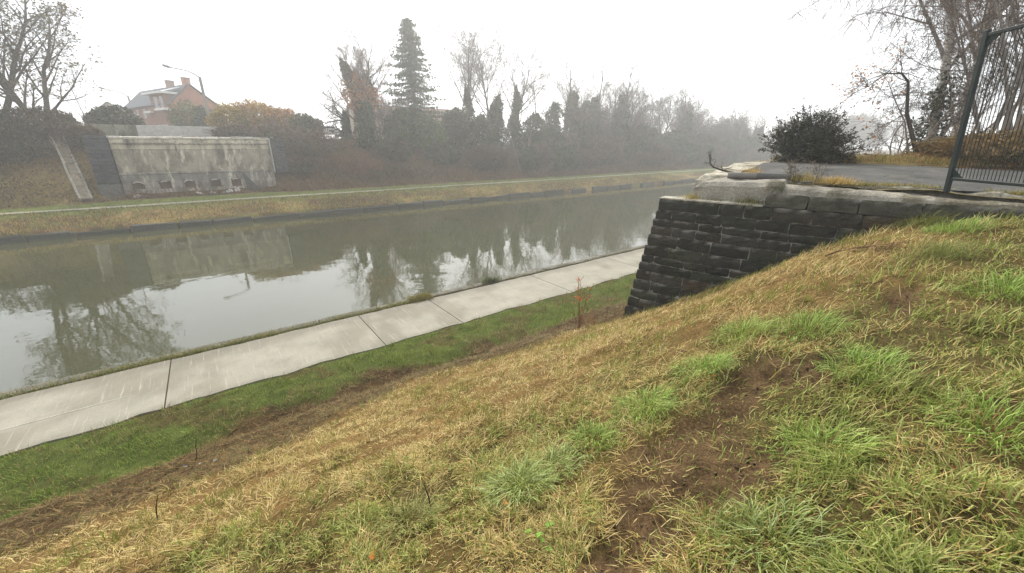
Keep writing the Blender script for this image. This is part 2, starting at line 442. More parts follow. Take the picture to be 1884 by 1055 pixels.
# ------------------------------------------------------------------ near towpath: concrete slabs and canal edge
tow = tag(bpy.data.objects.new('towpath', None), kind='structure'); C.objects.link(tow)
joints = [-46.8, -41.8, -36.8, -31.8, -26.8, -21.8, -16.8, -11.8, -6.8, -1.8, 3.2, 5.8, 10.8, 15.8, 20.8, 25.8, 30.8, 35.8, 40.8, 45.8, 50.8, 55.8, 60.8]
for j0, j1 in zip(joints[:-1], joints[1:]):
    tone = R.uniform(.95, 1.04); zt_ = Z_PATH + .04 + R.uniform(-.004, .004); a0, a1 = j0 + .014, j1 - .014
    ss = np.linspace(a0, a1, 26); tt = np.linspace(T_IN, T_OUT, 14); SS, TT = np.meshgrid(ss, tt, indexing='ij'); s_, t_ = SS.ravel(), TT.ravel()
    jo = (fbm(s_, t_ * 0, 1.4, 4) - .5) * .30
    t_w = t_ + jo * (1 - sm(t_, T_IN, T_IN + .3)) + (fbm(s_ + 7, t_ * 0, 2.2, 4) - .5) * .12 * sm(t_, T_OUT - .3, T_OUT)
    edge_d = np.minimum.reduce([s_ - a0, a1 - s_, t_ - T_IN, T_OUT - t_]); z_ = zt_ - .012 * (edge_d < .001)
    gr = sm(t_ + (fbm(s_, t_, 2.0, 4) - .5) * .9, T_OUT - .85, T_OUT - .05) * .85 + (1 - sm(t_ - (fbm(s_ + 3, t_, 3, 3) - .5) * .3, T_IN, T_IN + .22)) * .35
    mud = sm(fbm(s_ + 11, t_, .9, 4), .48, .68)[:, None] * .55; c_ = (np.array([.262, .246, .198])[None] * (1 - mud) + np.array([.15, .132, .095])[None] * mud) * tone * (.9 + .2 * fbm(s_, t_, 1.0, 4))[:, None]; c_ = c_ * (1 - gr[:, None]) + np.array([.15, .135, .105])[None] * gr[:, None]
    V = np.stack([s_, t_w, z_], 1); nb_ = 14; i_ = (np.arange(25)[:, None] * nb_ + np.arange(13)[None]).ravel(); mb = MB(); mb.add(V, np.stack([i_, i_ + nb_, i_ + nb_ + 1, i_ + 1], 1), c_)
    for e0, e1 in ((0, 13), (25 * 14, 25 * 14 + 13)):
        q = V[e0:e1 + 1]; L_ = len(q); W = np.concatenate([q, q - [0, 0, .15]]); k_ = np.arange(L_ - 1); mb.add(W, np.stack([k_, k_ + 1, k_ + 1 + L_, k_ + L_], 1), (.2, .18, .14))
    for e0 in (0, 13):
        q = V[e0::14]; L_ = len(q); W = np.concatenate([q, q - [0, 0, .15]]); k_ = np.arange(L_ - 1); mb.add(W, np.stack([k_, k_ + 1, k_ + 1 + L_, k_ + L_], 1), (.2, .18, .14))
    sl_o = mb.build('concrete_slab', M['concrete'], tow)
    if j0 in (-6.8, -11.8):
        mb = MB(); mb.tube([(j0 + .3, 11.55, zt_), (j0 + 2.5, 11.53, zt_ + .002), (j1 - .7, 11.56, zt_)], .011, 6, (.55, .51, .43)); mb.build('mortar_bead', M['concrete'], sl_o)
edge = thing('canal_edge_wall', 'low dark stone edging between the concrete towpath and the water', 'edging', (0, 13.6, Z_WATER))
for k in range(-22, 34):
    mb = MB(); mb.box((k * 2 + 1, 13.5, Z_PATH - .42), (1.975, .34, .86), np.array([.13, .12, .095]) * R.uniform(.8, 1.2), ch=.02, jit=.012)
    mb.build('kerb_stone', M['stone'], edge)

# ------------------------------------------------------------------ far towpath and revetment
fp = MB()
sl_ = np.concatenate([np.arange(-80, 120, 2.0), np.arange(120, 500, 20)])
for i in range(len(sl_) - 1):
    j0, j1 = sl_[i], sl_[i + 1]
    y0 = lambda s: 45.85 + .18 * math.sin(s * .31) ; y1 = lambda s: 46.85 + .15 * math.sin(s * .23 + 1)
    fp.add([[j0, y0(j0), -4.70], [j1, y0(j1), -4.70], [j1, y1(j1), -4.68], [j0, y1(j0), -4.68]], np.array([[0, 1, 2, 3]]), (.33, .30, .22))
tag(fp.build('far_towpath', mat('gravel_path', None, .95, .6, .25, 9, .2)), kind='structure')
rev = thing('canal_revetment', 'dark stone revetment along the foot of the far grassy bank', 'revetment', (0, 41.2, Z_WATER))
x = -46.0
while x < 150:
    ln = R.uniform(2.2, 3.6); mb = MB(); r = math.radians(R.uniform(-2.5, 2.5))
    ax = np.array([[math.cos(r), R.uniform(-.01, .01), math.sin(r)], [0, 1, 0], [-math.sin(r), 0, math.cos(r)]])
    tone = R.uniform(.75, 1.3)
    mb.box((x + ln / 2, 41.25 + R.uniform(-.08, .08), -6.0 + R.uniform(-.12, .05)), (ln - R.uniform(.04, .2), .5, .66), np.array([.05, .048, .038]) * tone, ax, ch=.09, jit=.055)
    mb.build('stone_block', M['stone'], rev)
    x += ln + (R.uniform(.5, 3.0) if x > 14 and R.random() < .3 else 0)

# ------------------------------------------------------------------ near abutment: coursed stone wing wall
ABUT_TOP = -1.0
wall = thing('stone_wing_wall', 'dark coursed stone wing wall of the demolished bridge beside the grassy slope', 'wall', abp(0, .3, -3.9))
BAT, FBAT = .135, .155
AX = np.stack([np.array([DA[0], DA[1], 0]), np.array([DB[0], DB[1], 0]), np.array([0, 0, 1.])])
def face_b(z): return -(ABUT_TOP - z) * BAT
def face_a(z): return -(ABUT_TOP - z) * FBAT
core = MB()
zt, zb = ABUT_TOP - .03, -6.2
pts = []
for z in (zb, zt):
    for (a, b) in ((face_a(z) + .04, face_b(z) + .020), (5.6, face_b(z) + .020), (5.6, 1.1), (face_a(z) + .045, 1.1)):
        pts.append(abp(a, b, z))
core.add(pts, np.array([[0, 3, 2, 1], [4, 5, 6, 7], [0, 1, 5, 4], [1, 2, 6, 5], [2, 3, 7, 6], [3, 0, 4, 7]]), (.24, .23, .20))
core.build('mortar_core', M['mortar'], wall)
heights = [.235, .19, .145, .175, .235, .215, .16, .18, .215, .22, .2, .22, .2, .22, .22, .22, .22]
def stone(a0, a1, z0, z1, depth=.42, tone=1.0, proud=0.0, tint=None):
    zc = (z0 + z1) / 2; sb = BAT / math.hypot(1, BAT)
    # local axes: along the wall, inward, up the batter
    up = AX[2] * (1 - sb * sb / 2) + AX[1] * sb * 1.0
    up = up / np.linalg.norm(up); inw = AX[1] - up * (AX[1] @ up); inw /= np.linalg.norm(inw)
    ax = np.stack([AX[0], inw, up])
    c = abp((a0 + a1) / 2, face_b(zc) - proud, zc) + inw * depth / 2
    mb = MB(); base = np.array(R.choice([(.026, .0255, .021), (.022, .022, .019), (.030, .026, .019), (.024, .025, .017), (.031, .029, .024)])) * tone
    if tint is not None: base = np.asarray(tint) * tone
    # quarry-faced block: an uneven front grid with worn arrises, plain sides
    L_, h_ = a1 - a0, z1 - z0; nu, nv = 6, 4; sd_ = NR.uniform(0, 90)
    U, Vv = np.meshgrid(np.linspace(-.5, .5, nu), np.linspace(-.5, .5, nv), indexing='ij'); U, Vv = U.ravel(), Vv.ravel()
    rim = (np.abs(U) > .49) | (np.abs(Vv) > .49); cor = (np.abs(U) > .49) & (np.abs(Vv) > .49)
    dep = np.where(rim, NR.uniform(.002, .010, len(U)), -NR.uniform(-.004, .008, len(U))) + np.where(cor, NR.uniform(0, .012, len(U)), 0)
    x_ = U * L_ + np.where(rim, NR.uniform(-.007, .007, len(U)), NR.uniform(-.02, .02, len(U))) - np.where(cor, np.sign(U) * .008, 0); y_ = Vv * h_ + np.where(rim, NR.uniform(-.006, .006, len(U)), NR.uniform(-.01, .01, len(U)))
    fr = c - inw * depth / 2; P_ = fr + x_[:, None] * ax[0] + y_[:, None] * ax[2] + dep[:, None] * ax[1]
    q = (np.arange(nu - 1)[:, None] * nv + np.arange(nv - 1)[None]).ravel(); F_ = [np.stack([q, q + nv, q + nv + 1, q + 1], 1)]
    ring = [k * nv for k in range(nu)] + [(nu - 1) * nv + k for k in range(1, nv)] + [k * nv + nv - 1 for k in range(nu - 2, -1, -1)] + list(range(nv - 2, 0, -1)); m_ = len(ring)
    bk = P_[ring] - ((P_[ring] - fr) @ ax[1])[:, None] * ax[1] + ax[1] * depth; n0 = len(P_); r_ = np.array(ring); k_ = np.arange(m_)
    F_ += [np.stack([r_, n0 + k_, n0 + (k_ + 1) % m_, r_[(k_ + 1) % m_]], 1)]
    lime = np.zeros(n0 + m_); lime[:n0] = np.where((Vv > .49) & (NR.rand(len(U)) < .4), NR.uniform(.2, .8, len(U)), 0)
    K_ = base[None] * NR.uniform(.75, 1.25, (n0 + m_, 1)); K_ = K_ * (1 - lime[:, None]) + np.array([.24, .23, .20])[None] * lime[:, None]
    mb.add(np.concatenate([P_, bk]), F_, K_)
    return mb.build('stone', M['stone'], wall)
z1 = ABUT_TOP
for i, h in enumerate(heights):
    z0 = z1 - h; a = face_a((z0 + z1) / 2)
    first = True
    while a < 5.3:
        ln = R.uniform(.40, .70)
        if first: ln = R.uniform(.25, .7); first = False
        c = abp(a + ln / 2, 0, 0)
        gz = float(near_base(np.array([c[0] - .25]), np.array([c[1]]))[0])
        if z1 > gz - .12:
            t1 = R.uniform(.65, 1.35)
            tint = (.05, .036, .022) if (z0 < gz + .25 and R.random() < .35) else None
            stone(a + .006, a + ln - .006, z0 + .006, z1 - .006, .34, t1, R.uniform(-.012, .014), tint)
        a += ln
    z1 = z0
# raised upper course and its cap
a = 1.86
for ln in (.62, .66, .7, .74, .6):
    stone(a + .006, a + ln - .006, ABUT_TOP + .004, ABUT_TOP + .225, .4, R.uniform(1.0, 1.35), .012, (.048, .046, .034)); a += ln
cap = MB()
ncap = 26
for i in range(ncap):
    a0 = -.02 + i * (1.86 / ncap); 
    cap.box(abp(a0 + 1.86 / ncap / 2, .17, ABUT_TOP + .004), (1.86 / ncap + .004, .36 + R.uniform(-.02, .02), .02 + R.uniform(0, .012)), np.array([.40, .37, .31]) * R.uniform(.85, 1.1), AX)
cap.build('mortar_cap', M['rough_concrete'], wall)

def rough_slab(name, a0, a1, b0, b1, z0, zt_f, parent, col, seed, na=40, nb=14, jag=.05):
    """a weathered concrete mass with a broken upper edge, as a heightfield box in the abutment frame"""
    A = np.linspace(a0, a1, na); B = np.linspace(b0, b1, nb)
    AA, BB = np.meshgrid(A, B, indexing='ij'); aa, bb = AA.ravel(), BB.ravel()
    eb = (fbm(aa + seed, bb * 0 + seed, 2.2, 4) - .5) * jag * 2
    near_edge = sm(bb, b0, b0 + .14)
    z = zt_f(aa, bb) + (fbm(aa + seed, bb, 3.0, 5) - .5) * .11
    e = np.minimum.reduce([sm(bb, b0, b0 + .10), sm(aa, a0, a0 + .10), 1 - sm(aa, a1 - .06, a1)])
    z = z - (1 - e) * .10
    bpos = bb + eb * (1 - sm(bb, b0, b0 + .5))
    V = np.stack([CA[0] + aa * DA[0] + bpos * DB[0], CA[1] + aa * DA[1] + bpos * DB[1], z], 1)
    mb = MB(); i = (np.arange(na - 1)[:, None] * nb + np.arange(nb - 1)[None]).ravel()
    F = [np.stack([i, i + nb, i + nb + 1, i + 1], 1)]
    mo = sm(fbm(aa + seed + 5, bb, 2.2, 4), .46, .62)[:, None] * .75; cols = np.asarray(col)[None] * (.65 + .7 * fbm(aa + seed, bb, 3, 3))[:, None] * (1 - mo) + np.array([.09, .075, .04])[None] * mo
    # skirts
    ring = list(range(0, na * nb, nb)) + [(na - 1) * nb + k for k in range(1, nb)] + [k * nb + nb - 1 for k in range(na - 2, -1, -1)] + list(range(nb - 2, 0, -1))
    n0 = len(V); W = V[ring].copy()
    mid = W.copy(); mid[:, 2] = mid[:, 2] * .5 + z0 * .5; mid[:, :2] += (fbm(W[:, 0] * 4, W[:, 1] * 4, 2, 3)[:, None] - .5) * .06
    low = W.copy(); low[:, 2] = z0
    V = np.concatenate([V, mid, low]); m = len(ring)
    q = np.arange(m); r = np.array(ring)
    F.append(np.stack([r, r[(q + 1) % m], n0 + (q + 1) % m, n0 + q], 1)[:, ::-1])
    F.append(np.stack([n0 + q, n0 + (q + 1) % m, n0 + m + (q + 1) % m, n0 + m + q], 1)[:, ::-1])
    cc = np.asarray(col)[None] * (.7 + .5 * fbm(V[n0:, 0] * 3, V[n0:, 2] * 5, 2, 3))[:, None]
    mb.add(V, F, np.concatenate([cols, cc]))
    return mb.build(name, M['rough_concrete'], parent)
deck = thing('concrete_ledge', 'broken pale concrete ledge and bearing block on top of the stone wall', 'concrete ledge', abp(1, .5, -1.0))
CON = (.33, .30, .25)
rough_slab('bearing_block', .55, 2.05, .30, 1.6, -1.06, lambda a, b: -.63 + .04 * (a - .6) + 0 * b, deck, CON, 3, 34, 20, .05)
rough_slab('kerb_ledge', 1.62, 6.5, .36, .80, -1.05, lambda a, b: -.655 - .028 * (a - 1.6) - .05 * (1 - sm(b, .36, .6)), deck, (.30, .27, .22), 8, 90, 12, .06)
rough_slab('kerb_back_strip', 1.9, 6.5, .86, 1.12, -1.05, lambda a, b: -.60 - .02 * (a - 1.6), deck, (.31, .28, .22), 15, 90, 8, .04)
rough_slab('edge_beam', .25, .98, 1.3, 7.2, -1.1, lambda a, b: -.60 + .055 * np.minimum(b - 1.3, 3.5), deck, (.42, .38, .30), 21, 14, 50, .05)

# asphalt on top
def road_z(a, b): return -.60 + .055 * np.clip(b - 1.3, 0, 3.2) - .02 * np.clip(a - 2, 0, 6) + (fbm(a, b, .8, 3) - .5) * .05
A_ = np.linspace(.95, 14, 60); B_ = np.linspace(1.1, 6.7, 30)
AA, BB = np.meshgrid(A_, B_, indexing='ij'); aa, bb = AA.ravel(), BB.ravel()
wob = (fbm(aa, bb * 0 + 3, 1.2, 3) - .5) * .5 * (1 - sm(bb, 1.1, 1.8)) + (fbm(aa, bb * 0 + 30, .8, 3) - .5) * .7 * sm(bb, 6.0, 6.7)
bbw = bb + wob
aaw = aa + (fbm(bb, aa * 0 + 60, 1.2, 3) - .5) * .4 * (1 - sm(aa, .95, 1.6))
V = np.stack([CA[0] + aaw * DA[0] + bbw * DB[0], CA[1] + aaw * DA[1] + bbw * DB[1], road_z(aa, bb)], 1)
i = (np.arange(59)[:, None] * 30 + np.arange(29)[None]).ravel()
mb = MB(); mb.add(V, np.stack([i, i + 30, i + 31, i + 1], 1), np.array([.075, .074, .070])[None] * (.7 + .6 * fbm(aa, bb, 2, 3))[:, None])
tag(mb.build('road', M['asphalt'], smooth=True), kind='structure')
# earth and litter either side of the asphalt
def shoulder(name, a0, a1, b0, b1, dz, col, seed):
    A = np.arange(a0, a1, .12); B = np.arange(b0, b1 + .01, .1); AA, BB = np.meshgrid(A, B, indexing='ij'); aa, bb = AA.ravel(), BB.ravel()
    z = road_z(aa, bb) + dz + (fbm(aa + seed, bb, 2.5, 4) - .5) * .13
    if name.endswith('far'): z = z + .10 * sm(bb, 6.7, 7.4) - .5 * sm(bb, 9.0, 10.2)
    V = np.stack([CA[0] + aa * DA[0] + bb * DB[0], CA[1] + aa * DA[1] + bb * DB[1], z], 1)
    nb = len(B); i = (np.arange(len(A) - 1)[:, None] * nb + np.arange(nb - 1)[None]).ravel()
    mb = MB(); mb.add(V, np.stack([i, i + nb, i + nb + 1, i + 1], 1), np.asarray(col)[None] * (.6 + .8 * fbm(aa, bb, 3, 3))[:, None])
    tag(mb.build(name, M['soil'], smooth=True), kind='structure')
shoulder('road_shoulder', 1.2, 14, .72, 1.45, -.035, (.17, .14, .065), 4)
shoulder('road_verge_far', .7, 14, 6.35, 10.3, -.02, (.20, .155, .065), 9)

# ------------------------------------------------------------------ far abutment
fa = thing('bridge_abutment', 'weathered grey concrete bridge abutment with dark stone ends across the canal', 'abutment', (-.2, 51.2, -4.5))
def fbox(name, s0, s1, t0, t1, z0, z1, col, m='abut', ch=.03, parent=fa):
    mb = MB(); mb.box(((s0 + s1) / 2, (t0 + t1) / 2, (z0 + z1) / 2), (s1 - s0, t1 - t0, z1 - z0), col, ch=ch); return mb.build(name, M[m], parent)
GA = (.29, .25, .19)
x_ = -6.5
while x_ < 5.9:
    l_ = min(R.uniform(.7, 1.9), 5.95 - x_); mb = MB(); q_ = R.uniform(-.07, .02); mb.box((x_ + l_ / 2, 51.82 + R.uniform(0, .06), .855 + q_), (l_ - .02, 1.36, .23), np.array([.60, .56, .48]) * R.uniform(.7, 1.1), ch=.05, jit=.03); mb.build('coping_stone', M['abut2'], fa); x_ += l_
fbox('upper_band', -6.45, 5.9, 51.3, 52.5, .36, .74, (.52, .46, .35))
fbox('string_course', -6.45, 5.9, 51.2, 52.5, .25, .357, (.26, .23, .18))
fbox('cream_band', -6.45, 5.9, 51.34, 52.5, -.22, .247, (.46, .41, .31))
fbox('face_panel', -6.45, 5.9, 51.36, 52.5, -2.25, -.223, GA)
fbox('ledge', -6.45, 5.9, 51.16, 52.5, -2.42, -2.253, (.27, .25, .21))
fbox('lower_panel', -6.45, 5.9, 51.24, 52.5, -3.12, -2.423, (.19, .175, .15))
nic = [-5.35, -3.4, -1.55, .55, 2.3]
xs = [-6.45] + [v for c_ in nic for v in (c_ - .42, c_ + .42)] + [5.9]
for i in range(0, len(xs), 2): fbox('pier', xs[i], xs[i + 1], 51.2, 52.5, -5.2, -3.123, (.24, .21, .18))
fbox('niche_back', -6.4, 5.85, 51.75, 52.45, -5.2, -3.13, (.05, .045, .04))  # shade of the recesses is put into this near-black back plate
for c_ in nic:
    fbox('sill_block', c_ - .41, c_ + .41, 51.22, 52.4, -5.2, -3.78 + R.uniform(-.1, .1), (.27, .245, .21))
    mb = MB(); pts_ = [(c_ + .46 * math.cos(math.pi - k * math.pi / 8), 51.19, -3.42 + .33 * math.sin(k * math.pi / 8)) for k in range(9)]
    mb.tube(pts_[R.randrange(0, 3):R.randrange(6, 10)], .065, 6, np.array((.40, .35, .30)) * R.uniform(.6, 1.2)); mb.build('niche_arch', M['rough_concrete'], fa)
def far_pillar(s0, s1, t0, ztop, zbot, ch_n):
    h = (ztop - zbot) / ch_n
    for k in range(ch_n):
        za = zbot + k * h; off = .5 + (.12 if k % 2 else -.12); mid = s0 + (s1 - s0) * off
        tt = t0 - (ztop - za) * .05
        for (p0, p1) in ((s0, mid), (mid, s1)):
            mb = MB(); mb.box(((p0 + p1) / 2, tt + .75, za + h / 2), (p1 - p0 - .02, 1.5, h - .02), np.array([.040, .043, .050]) * R.uniform(.75, 1.25), ch=.03, jit=.012)
            mb.build('stone', M['stone'], fa)
far_pillar(-8.0, -6.47, 50.95, .98, -3.1, 13)
far_pillar(6.05, 7.3, 50.95, .86, -2.6, 11)
fbox('footing_block', -8.1, -6.5, 50.8, 52.4, -4.8, -3.12, (.11, .105, .095), 'stone', .08)
fbox('drain_pipe', 5.915, 6.035, 51.05, 51.3, -2.6, .85, (.42, .41, .38), 'paint', .02)
mb = MB(); Vp = [[3.0, 51.0, -2.45], [4.3, 50.7, -4.3], [3.15, 50.6, -4.3], [3.0, 51.35, -2.45], [4.3, 51.3, -4.3], [3.15, 51.3, -4.3]]
mb.add(Vp, [np.array([[0, 1, 2], [3, 5, 4]]), np.array([[0, 3, 4, 1], [1, 4, 5, 2], [2, 5, 3, 0]])], (.06, .058, .055)); mb.build('dark_wedge', M['stone'], fa)  # added dark wedge standing for a slanted dark hole in the lower face
for n, (x_, y_, z_, sx, r_) in enumerate([(1.35, 50.3, -4.3, .75, .4), (2.2, 50.5, -4.2, .4, 1.1), (-.9, 50.4, -4.4, .5, -.5), (-5.6, 50.35, -4.35, .45, .2), (.1, 50.25, -4.4, .28, .8)]):
    ax = np.array([[math.cos(r_), math.sin(r_) * .3, math.sin(r_)], [-math.sin(r_), math.cos(r_), 0.1], [-.3, 0, 1]]); 
    mb = MB(); mb.box((x_, y_, z_), (sx, .4, .3), (.52, .50, .45), ax, ch=.06, jit=.04)
    tag(mb.build('rubble_block', M['rough_concrete']), ['white chunk of rubble lying lowest at the foot of the far abutment', 'pale rubble chunk leaning beneath the rightmost niche of the far abutment',
        'pale rubble chunk below the middle niche of the far abutment', 'pale rubble chunk below the leftmost niche of the far abutment', 'smallest pale rubble chunk under the fourth niche of the far abutment'][n], 'rubble')

# concrete chute climbing the far slope, left of the abutment
P0 = np.array([-8.75, 49.4, -4.45]); P1 = np.array([-10.6, 57.0, 1.0])
chu = thing('concrete_chute', 'long weathered concrete drain chute climbing the far grassy slope', 'chute', P0)
d_ = P1 - P0; Ln = np.linalg.norm(d_); d_ /= Ln; side = np.cross(d_, [0, 0, 1.]); side /= np.linalg.norm(side); nrm = np.cross(side, d_)
axc = np.stack([d_, side, nrm])
k = 0.0
while k < Ln:
    ln = min(R.uniform(1.3, 1.8), Ln - k + .01)
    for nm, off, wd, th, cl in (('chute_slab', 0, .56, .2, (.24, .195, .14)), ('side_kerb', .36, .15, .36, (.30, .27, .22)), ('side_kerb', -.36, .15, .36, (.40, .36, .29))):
        mb = MB(); mb.box(P0 + d_ * (k + ln / 2) + side * (off + R.uniform(-.02, .02)) + nrm * (.25 + R.uniform(-.02, .03)), (ln - .03, wd, th), np.array(cl) * R.uniform(.85, 1.1), axc, ch=.03, jit=.02)
        mb.build(nm, M['rough_concrete'], chu)
    k += ln

# parapet wall behind the far abutment
par = thing('parapet_wall', 'low pale concrete parapet wall above the far abutment', 'wall', (-3, 58, 1.0))
for k in range(6):
    s0 = -8.6 + k * 1.86; mb = MB(); mb.box((s0 + .93, 58 + .02 * (k % 2), 1.45), (1.845, .2, 1.35), np.array([.40, .39, .36] if k > 1 else [.22, .225, .165]) * R.uniform(.92, 1.08), ch=.02)
    mb.build('panel', M['abut'] if k < 2 else M['pole'], par)

# ------------------------------------------------------------------ houses
def quadmesh(name, quads, col, m, parent):
    mb = MB()
    for q in quads: mb.add(q, np.arange(len(q))[None], col)
    return mb.build(name, M[m], parent)
Hc = np.array([-2.35, 84.6]); Df = np.array([-.385, .923]); Dg = np.array([.923, .385])     # corner, along the long front, along the gable
H_L, H_W, ZE, ZR, ZG = 18.0, 7.4, 6.35, 9.25, .9
hp = lambda f, g, z: np.array([Hc[0] + f * Df[0] + g * Dg[0], Hc[1] + f * Df[1] + g * Dg[1], z])
house = thing('brick_house', 'red brick house with grey slate roof, dormer and two chimneys behind the far lamp post', 'house', hp(H_L / 2, H_W / 2, ZG))
BR, BR_LIT = (.24, .12, .09), (.36, .17, .11)  # second brick tone has the warm light on the near gable painted in
apx = 3.0
mb = MB()
mb.add([hp(0, 0, ZG), hp(H_L, 0, ZG), hp(H_L, 0, ZE), hp(0, 0, ZE)], np.array([[0, 1, 2, 3]]), BR)
mb.add([hp(0, 0, ZG), hp(0, H_W, ZG), hp(0, H_W, ZE - .6), hp(0, apx, ZR - .08), hp(0, 0, ZE)], np.array([[0, 1, 2, 3, 4]]), BR_LIT)
mb.add([hp(H_L, 0, ZG), hp(H_L, H_W, ZG), hp(H_L, H_W, ZE - .6), hp(H_L, apx, ZR - .08), hp(H_L, 0, ZE)], np.array([[0, 1, 2, 3, 4]]), BR)
mb.add([hp(0, H_W, ZG), hp(H_L, H_W, ZG), hp(H_L, H_W, ZE - .6), hp(0, H_W, ZE - .6)], np.array([[0, 1, 2, 3]]), BR)
mb.build('wall', M['brick'], house)
roof = MB()
def slab(q, th, col):
    q = np.asarray(q, float); n = np.cross(q[1] - q[0], q[3] - q[0]); n /= np.linalg.norm(n)
    if n[2] < 0: n = -n
    V = np.concatenate([q, q + n * th]); return V, np.array([[0, 3, 2, 1], [4, 5, 6, 7], [0, 1, 5, 4], [1, 2, 6, 5], [2, 3, 7, 6], [3, 0, 4, 7]])
SL = (.11, .117, .13)
for q in ([hp(-.25, -.3, ZE - .2), hp(H_L + .25, -.3, ZE - .2), hp(H_L + .25, apx, ZR), hp(-.25, apx, ZR)], [hp(-.25, H_W + .3, ZE - .8), hp(H_L + .25, H_W + .3, ZE - .8), hp(H_L + .25, apx + .01, ZR), hp(-.25, apx + .01, ZR)]):
    V, F = slab(q, .16, SL); roof.add(V, F, SL)
rf = roof.build('roof', M['roof'], house)
for f_, w_, col in ((.55, .9, (.38, .2, .13)), (6.2, 1.0, (.30, .20, .17))):
    mb = MB(); mb.box(hp(f_, apx, ZR + .2), (w_, .9, 1.4), col, np.stack([[*Df, 0], [*Dg, 0], [0, 0, 1.]]), ch=.03)
    mb.box(hp(f_, apx, ZR + .96), (w_ + .14, 1.04, .12), (.3, .28, .26), np.stack([[*Df, 0], [*Dg, 0], [0, 0, 1.]]))
    ch_ = mb.build('chimney', M['brick'], house)
axh = np.stack([[*Df, 0], [*Dg, 0], [0, 0, 1.]])
def hbox(name, f, g, z, d, col, m, parent, ch=0):
    mb = MB(); mb.box(hp(f, g, z), d, col, axh, ch=ch); return mb.build(name, M[m], parent)
def hwin(f, z, wd, ht, parent=house, g=0.0):
    w_ = hbox('window', f, g - .03, z, (wd, .1, ht), (.62, .62, .6), 'paint', parent)
    hbox('pane', f, g - .085, z, (wd - .2, .03, ht - .2), (.08, .09, .10), 'pane', w_) if False else None
    mb = MB(); mb.box(hp(f, g - .09, z), (wd - .16, .03, ht - .16), (.06, .065, .075), axh); mb.build('pane', M['pane'], w_)
for f_ in (15.8, 12.9, 10.2): hwin(f_, 5.2, .8, 1.25)
for f_ in (15.5, 12.8, 10.4, 8.2): hwin(f_, 2.55, .8, 1.5)
for f_ in (6.0, 4.7, 3.4, 1.6): hwin(f_, 2.4, .95, 1.9)
dm = hbox('dormer', 3.3, .55, 6.6, (5.4, 1.7, 2.3), BR, 'brick', house)
hbox('dormer_roof', 3.3, .2, 7.85, (6.2, 2.6, .28), (.66, .66, .66), 'paint', dm)
V, F = slab([hp(.4, -.5, 7.95), hp(3.8, -.5, 7.95), hp(3.8, 1.9, 8.75), hp(.4, 1.9, 8.75)], .08, SL)
mb = MB(); mb.add(V, F, (.62, .64, .66)); mb.build('roof_panel', M['paint'], dm)
hwin(3.9, 6.6, 1.2, 1.6, dm, -.3)
hwin(2.0, 6.6, .8, 1.6, dm, -.3)
hbox('balcony', 1.7, -.55, 5.5, (3.6, .9, .32), (.62, .6, .56), 'paint', house)
hbox('window_box', 7.4, -.35, 5.35, (2.2, .5, .3), (.62, .6, .56), 'paint', house)
hbox('window', -.05, 5.2, 5.4, (.1, .7, .9), (.08, .08, .09), 'pane', house)
# pale gabled house, farther off at the left
gh = thing('pale_house', 'pale rendered house mostly hidden behind the dark evergreen bush on the far bank', 'house', (-12.5, 112, .9))
mb = MB(); g0, g1 = np.array([-16.2, 112.]), np.array([-8.8, 112.])
mb.add([[g0[0], 112, .9], [g1[0], 112, .9], [g1[0], 112, 4.6], [(g0[0] + g1[0]) / 2, 112, 8.0], [g0[0], 112, 4.6]], np.array([[0, 1, 2, 3, 4]]), (.52, .49, .43))
mb.add([[g1[0], 112, .9], [g1[0], 124, .9], [g1[0], 124, 4.6], [g1[0], 112, 4.6]], np.array([[0, 1, 2, 3]]), (.5, .47, .42)); mb.build('wall', M['paint'], gh)
mb = MB()
for sg in (0, 1):
    xe = g0[0] - .4 if sg == 0 else g1[0] + .4
    V, F = slab([[xe, 111.7, 4.35], [xe, 124.3, 4.35], [-12.5, 124.3, 8.05], [-12.5, 111.7, 8.05]], .15, SL); mb.add(V, F, (.2, .19, .19))
mb.build('roof', M['roof'], gh)
for x_ in (-14.4, -10.6):
    mb = MB(); mb.box((x_, 111.97, 3.4), (1.1, .1, 1.3), (.1, .1, .11)); mb.build('window', M['pane'], gh)
# long low roofed house behind the spruce
lh = thing('long_house', 'long low house with brown tiled roof behind the spruce and ivy trees', 'house', (33, 76, -.5))
mb = MB(); mb.box((33, 76, 1.2), (22, 8, 3.6), (.34, .27, .2)); mb.build('wall', M['brick'], lh)
mb = MB(); RB = (.19, .125, .09)
V, F = slab([[21.6, 71.5, 2.9], [44.4, 71.5, 2.9], [44.4, 76, 6.9], [21.6, 76, 6.9]], .18, RB); mb.add(V, F, RB)
V, F = slab([[21.6, 80.5, 2.9], [44.4, 80.5, 2.9], [44.4, 76, 6.9], [21.6, 76, 6.9]], .18, RB); mb.add(V, F, RB)
mb.add([[22, 72, 2.9], [22, 80, 2.9], [22, 76, 6.8]], np.array([[0, 1, 2]]), (.34, .27, .2)); mb.build('roof', M['roof'], lh)
for x_ in (25, 29, 36, 40):
    mb = MB(); mb.box((x_, 71.97, 1.4), (1.3, .1, 1.2), (.55, .55, .53)); f_ = mb.build('window', M['paint'], lh)
    mb = MB(); mb.box((x_, 71.90, 1.4), (1.1, .05, 1.0), (.08, .08, .09)); mb.build('pane', M['pane'], f_)
